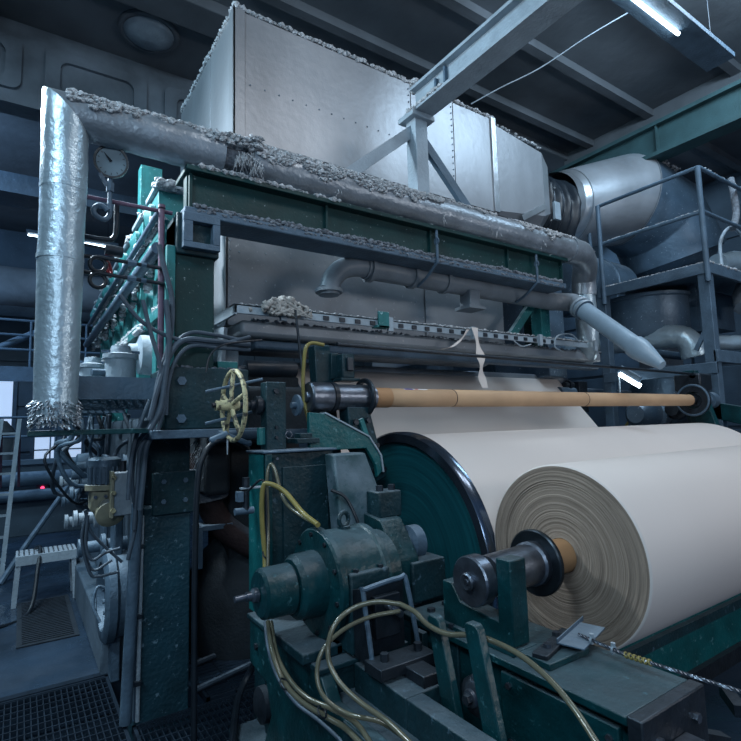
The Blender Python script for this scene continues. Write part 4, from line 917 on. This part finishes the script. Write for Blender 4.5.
# cradle beam under the roll
t = thing('cradle_beam', 'long dark green beam lying crosswise beneath the finished roll', 'beam', (4.2,1.9,0))
obj('face', MB().box(2.35,7.2,1.9,1.96,.1,.62), G2, t)
obj('lip', MB().box(2.35,7.2,1.86,1.9,.36,.42), GD, t)
obj('foot', MB().box(2.35,7.2,1.86,2.1,0,.1), DSTEEL, t)
# small parts at bottom right
t = thing('lever_bar', 'dark angled lever at the lower right corner on the floor side', 'lever', (2.4,1.0,.5))
la = A(700,741,Z=.6); lb = A(741,700,Z=.6)
obj('arm', MB().bar(A(690,735,Z=.55),A(725,741,Z=.5),.05,.05), DSTEEL, t); obj('handle', MB().bar(A(725,690,Z=.5),A(741,712,Z=.5),.05,.05), DSTEEL, t)
# levers with a roller
t = thing('stop_lever_pair', 'pair of upright green levers with a steel roller between them', 'lever', (1.45,1.6,.4))
obj('lever', MB().prism([(1.3,1.6,1.07),(1.3,1.585,1.085),(1.3,1.545,1.085),(1.3,1.53,1.07),(1.3,1.37,.45),(1.3,1.46,.45)],(.035,0,0)), G, t, bev=.006)
obj('lever', MB().prism([(1.3,1.4,1.1),(1.3,1.385,1.115),(1.3,1.345,1.115),(1.3,1.33,1.1),(1.3,1.17,.45),(1.3,1.26,.45)],(.035,0,0)), G, t, bev=.006)
obj('roller', MB().lathe((1.33,1.42,.84),X3,[(0,.0001),(0,.028),(.01,.032),(.012,.042),(.02,.056),(.028,.066),(.06,.068)],36), STEEL, t, smooth=35)
obj('roller_bolt', MB().hexb((1.33,1.42,.84),-X3,.018,.018), DSTEEL, t)
# machine base
t = thing('winder_base', 'scuffed green cast base of the winder stand in the foreground', 'machine base', (1.4,2,0))
obj('side_plate', MB().prism([(1.05,.7,-.2),(1.05,2.78,-.2),(1.05,2.78,.2),(1.05,2.6,.24),(1.05,2.5,.42),(1.05,2.56,.55),(1.05,2.78,.57),(1.05,2.78,.8),(1.05,2.0,.8),(1.05,1.92,.7),(1.05,.7,.7)],(.06,0,0)), G, t, bev=.005)
obj('upper_block', MB().box(1.205,1.285,.7,1.62,.3,.8).box(1.205,1.4,1.62,1.98,.3,.8), GD, t, bev=.006)
obj('top_ledge', MB().box(1.04,1.5,1.98,2.8,.79,.815), GD, t, bev=.006)
obj('body', MB().box(1.1,1.28,.7,1.6,-.2,.69).box(1.1,1.36,1.6,2.4,-.2,.69).box(1.1,1.5,2.0,2.7,-.2,.79), GD, t)
obj('step_block', MB().box(1.0,1.2,2.05,2.35,.815,.86), GD, t, bev=.008)
obj('toe', MB().box(.9,1.3,2.4,2.9,0,.16).box(.96,1.3,2.45,2.86,.16,.24), GD, t, bev=.015)
obj('inner_roller', MB().lathe((1.02,2.62,.42),X3,[(0,.0001),(0,.04),(.01,.06),(.02,.085),(.12,.085)],28), DSTEEL, t)
obj('slot_plate', MB().box(1.04,1.05,1.45,1.8,.5,.7), GD, t, bev=.004)
for y in (2.68,1.95,1.3): obj('bolt', MB().hexb((1.05,y,.68),-X3,.016,.012), DSTEEL, t)
t = thing('dark_slide_bar', 'dark steel slide bars lying along the top of the winder base', 'bar', (1.4,1.6,.815))
obj('bar', MB().box(1.3,1.39,1.63,1.84,.8,.845), DSTEEL, t, bev=.005)
obj('bar', MB().box(1.37,1.5,1.78,1.97,.76,.8), DSTEEL, t, bev=.005)
for y in (1.78,): obj('bolt', MB().hexb((1.345,y,.845),Z3,.012,.006), DSTEEL, t)
# pedestal
t = thing('control_pedestal', 'tall green box pedestal behind the gear motor carrying hoses', 'pedestal', (1.35,2.8,0))
obj('box', MB().box(1.12,1.52,2.68,2.9,.0,1.66), GD, t, bev=.006)
obj('lit_side_strip', MB().box(1.09,1.12,2.66,2.9,.8,1.655), G2, t, bev=.004)  # paler teal puts the light on the left side into the colour
obj('front_strip', MB().box(1.09,1.13,2.65,2.68,.8,1.655), G, t, bev=.004)
obj('top_plate', MB().box(1.08,1.53,2.65,2.92,1.66,1.672), GSTEEL, t, bev=.004)
obj('cover_plate', MB().box(1.2,1.48,2.67,2.682,.95,1.58), GD, t, bev=.004)
for x in (1.11,1.16): obj('bolt', MB().hexb((x,2.66,1.63),-Y3,.008,.008), STEEL, t)
# handwheel
wc = V(1.0,2.9,1.93)
t = thing('handwheel', 'chipped yellow spoked handwheel beside the knee box', 'handwheel', (1.0,2.9,1.73))
obj('rim', MB().torus(wc,X3,.198,.0135,48,10), YEL, t)
for k in range(5):
    a = math.radians(20+72*k); d = V(0,math.cos(a),math.sin(a))
    obj('spoke', MB().tube([wc+d*.03+V(-.012,0,0),wc+d*.12+V(-.008,0,0),wc+d*.19],.013,8), YEL, t)
hb = obj('hub', MB().lathe(wc,-X3,[(-.03,.032),(.0,.036),(.03,.032),(.1,.028),(.102,.0001)],20), YEL, t, smooth=35)
obj('hub_nut', MB().hexb(wc-V(.1,0,0),-X3,.016,.02), DSTEEL, hb)
t = thing('handwheel_shaft', 'stepped dark shaft running from the yellow handwheel through the upright plate', 'shaft', (1.2,2.9,1.9))
obj('shaft', MB().lathe(wc+V(.02,0,0),X3,[(0,.018),(.08,.018),(.08,.03),(.11,.03),(.11,.055),(.14,.055),(.14,.04),(.2,.04)],24), DSTEEL, t, smooth=35)
obj('end_washer', MB().lathe(wc+V(.36,0,0),X3,[(0,.02),(.03,.02),(.03,.065),(.045,.065),(.045,.03),(.07,.03),(.071,.0001)],28), GSTEEL, t, smooth=35)
for z in (2.05,1.87): obj('tie_rod', MB().cyl((.86,2.96,z-.04),(1.2,2.96,z+.04),.009,n=8), GSTEEL, t)
t = thing('bearing_upright', 'upright dark green bolted plate behind the handwheel shaft', 'plate', (1.25,2.9,1.7))
obj('plate', MB().box(1.175,1.3,2.84,2.93,1.67,2.065), GD, t, bev=.005)
for z in (2.01,1.8,1.74): obj('bolt', MB().hexb((1.235,2.84,z),-Y3,.017 if z>1.8 else .01,.012), DSTEEL, t)
obj('wire_ring', MB().torus((1.31,2.83,1.755),Y3,.02,.003,16,6), STEEL, t)
obj('side_tab', MB().box(1.14,1.185,2.86,2.9,1.7,1.8), GL, t, bev=.004)
t = thing('small_black_roller', 'short black roller with a bracket above the handwheel', 'roller', (1.5,3.6,2.15))
obj('roller', MB().cyl((1.33,3.6,2.225),(1.72,3.6,2.235),.062,n=24), BLACK, t, smooth=40)
obj('shaft', MB().cyl((1.12,3.6,2.22),(1.33,3.6,2.225),.024), DSTEEL, t)
obj('bracket', MB().box(1.1,1.24,3.5,3.62,2.1,2.26).box(1.13,1.2,3.46,3.5,2.06,2.2), GL, t, bev=.005)
solo('cross_tube', MB().cyl((.96,3.05,1.76),(1.9,3.05,1.755),.03,n=16), GSTEEL, 'pale horizontal tube passing behind the foot of the handwheel', 'pipe')
t = thing('drip_valve', 'little pipe tee dripping under the handwheel', 'valve', (1.0,3.05,1.72))
obj('tee', MB().cyl((.9,3.0,1.73),(1.0,3.0,1.77),.02,n=12).cyl((1.0,3.0,1.76),(1.12,3.0,1.71),.016,n=10).hexb((1.12,3.0,1.71),X3,.02,.02), GSTEEL, t)
obj('drip', MB().cyl((1.0,3.0,1.74),(1.0,3.0,1.65),.007,.003,n=8), LSTEEL, t)
t = thing('solenoid_valve', 'small fitting with elbow taps clipped on the pedestal edge', 'valve', (.98,2.68,1.4))
sv = A(246,497,Y=2.66)
obj('body', MB().cyl(sv+V(0,0,.03),sv+V(0,0,-.07),.018,n=12).cyl(sv+V(0,0,.05),sv+V(0,0,.1),.02,n=8), DSTEEL, t)
obj('port', MB().box(sv.x-.05,sv.x-.02,sv.y-.02,sv.y+.02,sv.z-.02,sv.z+.03).cyl(sv+V(-.06,0,-.07),sv+V(.04,0,-.07),.018), GSTEEL, t)
obj('bracket_arm', MB().box(sv.x-.03,sv.x+.14,sv.y-.015,sv.y+.015,sv.z+.042,sv.z+.05), LSTEEL, t)
# gear motor
gy, gz = 2.2, 1.09
g0 = V(0,gy,gz)
t = thing('gear_motor', 'large scuffed green gear motor with stepped nose pointing left', 'motor', (1.3,2.2,.82))
obj('nose', MB().lathe(g0+V(.87,0,0),X3,[(0,.04),(0,.092),(.012,.105),(.14,.108),(.15,.1),(.15,.12),(.17,.138),(.31,.145),(.31,.13)],48), G, t, smooth=35)
ff = obj('front_flange', MB().lathe(g0+V(1.14,0,0),X3,[(0,.13),(0,.232),(.01,.242),(.035,.242),(.04,.23)],56), G, t, smooth=35)
obj('barrel', MB().lathe(g0+V(1.18,0,0),X3,[(0,.222),(.2,.222),(.21,.23),(.235,.23),(.24,.19),(.32,.19)],56), G, t, smooth=35)
obj('gear_case', MB().box(1.19,1.4,gy-.232,gy+.232,gz-.26,gz+.075), GD, t, bev=.012)
for k in range(10):
    a = 2*PI*k/10+.2; obj('bolt', MB().hexb(g0+V(1.14,.212*math.cos(a),.212*math.sin(a)),-X3,.011,.01), DSTEEL, ff)
for x in (1.23,1.36): obj('case_bolt', MB().hexb((x,gy-.212,gz+.075),Z3,.013,.012), DSTEEL, t)
obj('shaft_fitting', MB().lathe(g0+V(.765,0,0),X3,[(0,.008),(0,.014),(.05,.014),(.05,.02),(.07,.02),(.08,.03),(.1,.03),(.1,.018),(.12,.018)],16), STEEL, t, smooth=35)
obj('eyebolt', MB().torus((1.3,gy,gz+.262),V(.35,-1,0),.034,.011,28,10).cyl((1.3,gy,gz+.21),(1.3,gy,gz+.232),.03), GD, t)
obj('foot', MB().box(1.16,1.5,gy-.15,gy+.15,.815,.86), GD, t, bev=.008)
# swing arm
t = thing('swing_arm', 'tall blue-grey lever arm leaning between the motor and the reel drum', 'arm', (1.7,2.6,.9))
obj('lower_arm', MB().prism([(1.46,2.56,1.64),(1.67,2.56,1.64),(1.74,2.5,1.38),(1.82,2.42,1.1),(1.9,2.36,.8),(1.42,2.36,.8),(1.44,2.46,1.2)],(0,.12,0)), ARM, t, bev=.012)
obj('upper_arm', MB().prism([(1.64,3.12,2.35),(1.76,3.12,2.36),(1.84,3.12,1.6),(1.68,3.12,1.6)],(0,.1,0)), GD, t, bev=.008)
obj('hinge_block', MB().box(1.6,1.75,2.33,2.46,1.3,1.44), GD, t, bev=.01)
obj('hinge_wedge', MB().prism([(1.58,2.46,1.32),(1.58,2.3,1.3),(1.58,2.16,1.12),(1.58,2.16,.9),(1.58,2.46,.9)],(.14,0,0)), G, t, bev=.008)
obj('hinge_foot', MB().box(1.66,1.88,2.14,2.4,.9,1.1), GD, t, bev=.01)
for x in (1.63,1.71): obj('bolt', MB().hexb((x,2.37,1.44),Z3,.02,.03), DSTEEL, t)
obj('bearing_hub', MB().lathe((1.66,2.3,1.16),X3,[(0,.0001),(0,.05),(.08,.06),(.1,.09),(.16,.09)],32), GSTEEL, t)
obj('arm_hose', MB().tube(spline([A(331,490,Y=2.5),A(345,497,Y=2.45),A(355,515,Y=2.4),A(360,530,Y=2.38)],5),.009,8), BLACK, t)
# upper latch
t = thing('latch_block', 'dark square latch block beside the top of the swing arm', 'bracket', (1.85,2.95,2.0))
obj('block', MB().box(1.8,1.9,3.02,3.12,2.12,2.29), GD, t, bev=.01)
obj('block_cap', MB().box(1.83,1.88,3.0,3.02,2.17,2.26), DSTEEL, t, bev=.005)
obj('foot_plate', MB().box(1.78,1.93,3.0,3.14,2.1,2.12), GD, t, bev=.003)
obj('clip', MB().box(1.76,1.81,3.1,3.14,2.12,2.3), GD, t, bev=.004)
# plate bracket carrying the spool
t = thing('arm_bracket', 'bright green tapered plate bracket beneath the empty spool', 'bracket', (1.7,2.9,1.65))
obj('plate', MB().prism([(1.45,2.84,1.885),(1.45,2.84,1.65),(1.86,2.84,1.65),(1.93,2.84,1.54),(1.94,2.84,1.46),(1.985,2.84,1.5),(1.965,2.84,1.6),(1.88,2.84,1.72),(1.56,2.84,1.875)],(0,.03,0)), G2, t, bev=.004)
obj('top_flange', MB().bar((1.56,2.87,1.88),(1.88,2.87,1.725),.08,.01).bar((1.88,2.87,1.725),(1.97,2.87,1.6),.08,.01).bar((1.97,2.87,1.6),(1.985,2.87,1.49),.08,.01), LSTEEL, t)
obj('foot', MB().box(1.35,1.5,2.8,2.95,1.7,1.73).box(1.38,1.46,2.82,2.9,1.73,1.76), GD, t, bev=.004)
t = thing('spool_cradle', 'dusty green bolted cradle holding the empty spool', 'bracket', (2.02,2.95,1.5))
obj('cradle', MB().prism([(1.76,2.9,1.92),(1.93,2.9,1.92),(2.06,2.9,1.45),(1.98,2.9,1.42),(1.78,2.9,1.7)],(0,.12,0)), GD, t, bev=.01)
obj('rib', MB().bar((1.85,2.89,1.84),(1.98,2.89,1.5),.03,.03), GL, t)
for x,z in ((1.81,1.82),(1.91,1.83),(1.97,1.66),(1.95,1.5),(2.02,1.5)): obj('bolt', MB().hexb((x,2.89,z),-Y3,.02,.02), DSTEEL, t)
# empty spool and cardboard core
TC = V(0,2.96,1.985); 
t = thing('empty_spool', 'polished steel spool end on the green bracket at the left of the cardboard core', 'spool', (1.7,2.96,1.9))
obj('bearing', MB().lathe(TC+V(1.5,0,0),X3,[(0,.06),(0,.085),(.01,.096),(.15,.096),(.16,.09)],48), STEEL, t, smooth=35)
obj('bearing_face', MB().lathe(TC+V(1.51,0,0),X3,[(0,.0001),(.0,.045),(.01,.05),(.01,.065)],40), DSTEEL, t, smooth=35)
obj('shaft_end', MB().lathe(TC+V(1.485,0,0),X3,[(0,.0001),(0,.03),(.006,.036),(.04,.036)],24), STEEL, t, smooth=35)
obj('seal_ring', MB().lathe(TC+V(1.66,0,0),X3,[(0,.085),(.0,.098),(.03,.098),(.03,.085)],40,closed=True), BLACK, t, smooth=35)
obj('journal', MB().lathe(TC+V(1.69,0,0),X3,[(0,.086),(.3,.086)],48), STEEL, t, smooth=35)
obj('flange', MB().lathe(TC+V(1.92,0,0),X3,[(0,.1),(0,.125),(.006,.132),(.02,.132),(.026,.1)],48,closed=True), DSTEEL, t, smooth=35)
t = thing('cardboard_core', 'long tan cardboard core spanning over the paper web', 'cardboard tube', (4.2,2.96,1.93))
obj('end_sleeve', MB().lathe(TC+V(1.94,0,0),X3,[(0,.045),(0,.069),(.19,.069),(.19,.045)],36,closed=True), KRAFTD, t, smooth=35)
cuts = [2.132,2.73,4.4,6.42]
for a_,b_ in zip(cuts,cuts[1:]):
    obj('tube_section', MB().lathe(TC+V(a_,0,0),X3,[(0,.05),(0,.064),(.003,.066),(b_-a_-.006,.066),(b_-a_-.003,.064),(b_-a_-.003,.05)],36,closed=True), KRAFT, t, smooth=35)
for x in (2.73,4.4): obj('joint_ring', MB().torus(TC+V(x,0,0),X3,.0655,.0022,36,6), DSTEEL, t)
rx = []
def patch(x0,x1,a0,a1,r,material,name):
    m=MB(); 
    for x in (x0,x1):
        for k in range(5):
            a=math.radians(a0+(a1-a0)*k/4); m.v.append(TC+V(x,-r*math.cos(a),r*math.sin(a)))
    m.f=[(k,k+1,5+k+1,5+k) for k in range(4)]; obj(name,m,material,t,label='printed tape scrap')
patch(2.25,2.47,58,75,.0668,TAPE,'tape'); patch(2.26,2.33,58,75,.0671,BLUEP,'blue_print_mark'); patch(2.35,2.38,60,73,.0671,mat('red_print',(.5,.06,.05)),'red_print_mark')
t = thing('far_spool', 'far steel spool end with round flange at the right end of the cardboard core', 'spool', (6.55,2.96,1.9))
obj('journal', MB().lathe(TC+V(6.4,0,0),X3,[(0,.05),(.14,.05),(.14,.08),(.2,.08)],32), DSTEEL, t, smooth=35)
obj('flange', MB().lathe(TC+V(6.5,0,0),X3,[(0,.1),(0,.19),(.03,.19),(.03,.1)],48,closed=True), DSTEEL, t, smooth=35); obj('rim', MB().torus(TC+V(6.5,0,0),X3,.175,.012,40,8), GSTEEL, t)
obj('bearing', MB().lathe(TC+V(6.56,0,0),X3,[(0,.07),(.3,.07),(.3,.1),(.42,.1)],32), GSTEEL, t, smooth=35)
t = thing('far_stand', 'far green winder stand beyond the end of the cardboard core', 'stand', (6.8,3,0))
obj('upright', MB().prism([(6.7,3.15,2.35),(6.7,3.0,2.35),(6.7,2.6,.9),(6.7,3.0,.9)],(.1,0,0)), G, t, bev=.006)
obj('upright', MB().prism([(6.95,3.3,2.1),(6.95,3.15,2.1),(6.95,2.8,.9),(6.95,3.1,.9)],(.1,0,0)), GD, t, bev=.006)
obj('rail', MB().prism([(7.0,3.1,2.0),(7.0,1.2,1.55),(7.0,1.2,1.3),(7.0,3.1,1.8)],(.1,0,0)), G, t, bev=.006)
obj('pin', MB().cyl((6.6,2.98,2.28),(6.95,2.98,2.28),.035), DSTEEL, t)
obj('head_bracket', MB().box(6.6,6.9,2.9,3.2,2.1,2.3), DSTEEL, t, bev=.02)
# machinery seen through the gap between web and core at far right
t = thing('far_gearbox', 'blue-grey gearbox and couplings beyond the right edge of the web', 'gearbox', (6.9,3.9,1.2))
obj('case', MB().lathe((6.9,3.88,1.85),X3,[(0,.12),(.1,.2),(.3,.22),(.32,.26),(.38,.26),(.4,.18),(.8,.16)],32), DDUCT, t, smooth=35)
obj('case', MB().box(7.6,8.1,3.5,4.0,1.2,1.95), GSTEEL, t, bev=.03)
obj('coupling', MB().lathe((7.2,3.55,1.9),X3,[(0,.09),(.1,.09),(.1,.14),(.16,.14),(.16,.08),(.4,.08)],24), DSTEEL, t, smooth=35)
solo('far_bearing', MB().lathe((6.66,4.7,2.3),-X3,[(-.2,.04),(0,.04),(0,.07),(.05,.07),(.05,.045),(.12,.045)],20).box(6.75,6.95,4.6,4.8,1.9,2.35), DSTEEL, 'dark bearing at the right end of the guide roller', 'bearing', bev=.004)
for k,c in enumerate(([(668,408),(672,425),(668,434)],[(688,408),(690,422),(684,432),(678,428)])):
    solo('yellow_hose', MB().tube(spline([A(u-42,v-8,X=7.3) for u,v in c],6),.02,8), HOSEY, ['left','right'][k]+' short yellow hose in the gap under the far end of the cardboard core', 'hose')
t = thing('work_lamp', 'small tilted lit strip lamp above the far end of the cardboard core', 'lamp', (6.9,3.9,2.1))
p0, p1 = A(620,374,X=6.9), A(640,386,X=6.9)
obj('reflector', MB().bar(p0+V(0,0,.05),p1+V(0,0,.05),.16,.03,(1,0,.4)), GSTEEL, t)
obj('tube', MB().cyl(p0,p1,.032,n=12), TUBE, t)
obj('stand', MB().cyl(p0+V(0,.02,.03),p0+V(0,.02,-.35),.014,n=8), LSTEEL, t)
# small guard in front of gear motor
t = thing('sensor_guard', 'dark bent guard plate around a small valve in front of the gear motor', 'guard', (1.35,2.0,.815))
obj('left_cheek', MB().prism([(1.2,1.96,.83),(1.2,1.98,1.1),(1.2,1.9,1.12),(1.2,1.84,.83)],(.015,0,0)), DSTEEL, t, bev=.003)
obj('hoop', MB().tube(spline([(1.21,1.84,.83),(1.21,1.9,1.1),(1.22,1.9,1.115),(1.4,1.9,1.13),(1.43,1.89,1.11),(1.45,1.84,.83)],4),.011,8), GSTEEL, t)
obj('back_plate', MB().box(1.21,1.44,1.93,1.945,.83,1.11), DSTEEL, t)
obj('valve_plate', MB().box(1.27,1.4,1.9,1.93,.9,1.07), DSTEEL, t, bev=.003)
obj('valve', MB().cyl((1.33,1.9,1.03),(1.33,1.8,1.02),.014).cyl((1.33,1.86,1.03),(1.33,1.84,1.03),.022,n=6), STEEL, t)
for x in (1.24,1.41): obj('bolt', MB().hexb((x,1.8,.86),Z3,.018,.03), DSTEEL, t)
obj('bolt_pad', MB().box(1.18,1.46,1.74,1.86,.815,.86), DSTEEL, t, bev=.004)
t = thing('adjuster_bracket', 'dark upright plates and adjusting screw beside the green rail beam', 'bracket', (1.5,1.9,.6))
obj('upright_plate', MB().box(1.47,1.5,2.02,2.1,.6,.88), GD, t, bev=.004)
obj('upright_plate', MB().box(1.5,1.53,1.88,1.94,.6,.88), GD, t, bev=.004)
obj('cross_block', MB().box(1.38,1.55,1.8,1.86,.74,.8), DSTEEL, t, bev=.004)
obj('screw', MB().cyl((1.42,1.9,.77),(1.42,1.7,.77),.012).hexb((1.42,1.72,.77),-Y3,.022,.02), STEEL, t)
# hoses
def hose(pts, r, material, lab, name='hose', n=8, grp=None):
    return solo(name, MB().tube(spline([A(u,v,**k) for u,v,k in pts],n),r,10), material, lab, 'hose', grp)
def D(u,v,d): return (u,v,{'D':d})
hose([D(324,345,3.35),D(312,343,3.32),D(306,348,3.3),D(304,362,3.3),D(303,385,3.3),D(305,405,3.3),D(309,422,3.28)],.012,HOSEY,'bright yellow hose curving down behind the empty spool',name='yellow_hose')
hose([D(318,525,2.35),D(302,512,2.5),D(285,492,2.6),D(270,484,2.62),D(263,488,2.62),D(262,520,2.62),D(265,560,2.6),D(264,600,2.5)],.0125,HOSEY,'yellow hose looping over the pedestal edge and down beside it',name='yellow_hose')
hose([D(316,524,2.37),D(300,515,2.5),D(284,500,2.6),D(275,470,2.68),D(270,465,2.7),D(267,480,2.68),D(268,530,2.64),D(267,600,2.5)],.009,HOSE,'thin clear hose arched on the pedestal behind the yellow one')
hose([D(266,560,2.6),D(266,500,2.66),D(262,480,2.68),D(247,492,2.7)],.006,BLACK,'thin black tube from the pedestal edge to the small fitting')
hose([D(268,622,2.38),D(272,650,2.2),D(283,680,2.1),D(300,700,2.02),D(325,716,1.95),D(345,728,1.9),D(362,745,1.8)],.0105,HOSE,'clear hose hanging down the front of the winder base, lower of the bunch')
hose([D(271,622,2.38),D(277,655,2.2),D(290,680,2.1),D(308,698,2.0),D(330,708,1.93),D(355,722,1.88),D(372,745,1.8)],.0095,HOSE,'clear hose hanging down the winder base, upper of the bunch')
hose([D(265,622,2.4),D(268,648,2.22),D(278,678,2.12),D(296,703,2.02),D(318,720,1.95),D(338,738,1.9),D(345,748,1.85)],.007,CABLE,'grey cable hanging with the clear hoses on the winder base','cable')
hose([D(400,611,2.12),D(370,617,2.1),D(343,630,2.06),D(323,650,2.0),D(317,675,1.96),D(325,698,1.92),D(348,714,1.88),D(380,722,1.8),D(405,738,1.7)],.0085,HOSE,'thin clear hose looping left in front of the sensor guard')
hose([D(400,604,2.0),D(375,602,2.02),D(350,610,2.02),D(333,628,1.98),D(328,655,1.94),D(338,680,1.88),D(360,702,1.82),D(388,722,1.74),D(415,748,1.62)],.0095,HOSE,'clear hose forming the large inner loop by the sensor guard')
hose([D(400,604,2.0),D(415,612,1.95),D(428,625,1.9),D(447,634,1.84),D(470,635,1.8),D(490,640,1.78),D(520,655,1.7),D(550,680,1.6),D(575,710,1.5),D(600,748,1.38)],.0095,HOSE,'clear hose crossing the green levers to the lower right corner')
m = MB()
for u,v,d in ((284,684,2.07),(322,712,1.93),(266,555,2.6)): m.torus(A(u,v,D=d),V(.5,-.6,.6),.022,.0035,18,6)
solo('cable_tie', m, BLACK, 'black cable ties gripping the bunch of hoses', 'cable tie')
solo('floor_hose', MB().tube(spline([A(232,748,Z=.25),A(238,700,Z=.3),A(250,672,Z=.4),A(258,660,Z=.5)],6),.02,8), BLACK, 'black hose rising beside the foot of the winder base', 'hose')
for k,(a,b,l) in enumerate((((195,664),(250,640),'upper'),((195,690),(250,664),'lower'))):
    solo('floor_cable', MB().tube(spline([A(a[0],a[1],Z=.03),A(225,(a[1]+b[1])/2-1,Z=.03),A(b[0],b[1],Z=.03)],6),.02,8), CABLE, l+' dark cable lying across the barred grating behind the winder base', 'cable')
# pump area in the dark between post and pedestal
t = thing('drain_elbow', 'fibre-caked rusty pipe elbow in the dark behind the pedestal', 'pipe', (1.4,4.3,.4))
obj('pipe', MB().tube(spline([(1.22,4.3,1.62),(1.25,4.28,1.35),(1.3,4.25,1.15),(1.42,4.2,.98),(1.7,4.1,.8),(2.0,4.05,.7)],6),.1,24,jitter=.01), RUST, t, smooth=60)
obj('wrap', MB().tube(run((1.24,4.28,1.5),(1.28,4.27,1.24)),.16,24,jitter=.04), CRUSTD, t, smooth=60)
obj('flange', MB().box(1.15,1.42,4.12,4.3,1.02,1.06).box(1.12,1.18,4.1,4.16,.75,1.06), GSTEEL, t, bev=.005)
m = MB(); m.fib((1.2,4.1,1.75),80,.3,.006).fib((1.24,4.15,1.7),60,.35,.006)
obj('hanging_fibres', m, CRUSTD, t, kind='stuff', smooth=0)
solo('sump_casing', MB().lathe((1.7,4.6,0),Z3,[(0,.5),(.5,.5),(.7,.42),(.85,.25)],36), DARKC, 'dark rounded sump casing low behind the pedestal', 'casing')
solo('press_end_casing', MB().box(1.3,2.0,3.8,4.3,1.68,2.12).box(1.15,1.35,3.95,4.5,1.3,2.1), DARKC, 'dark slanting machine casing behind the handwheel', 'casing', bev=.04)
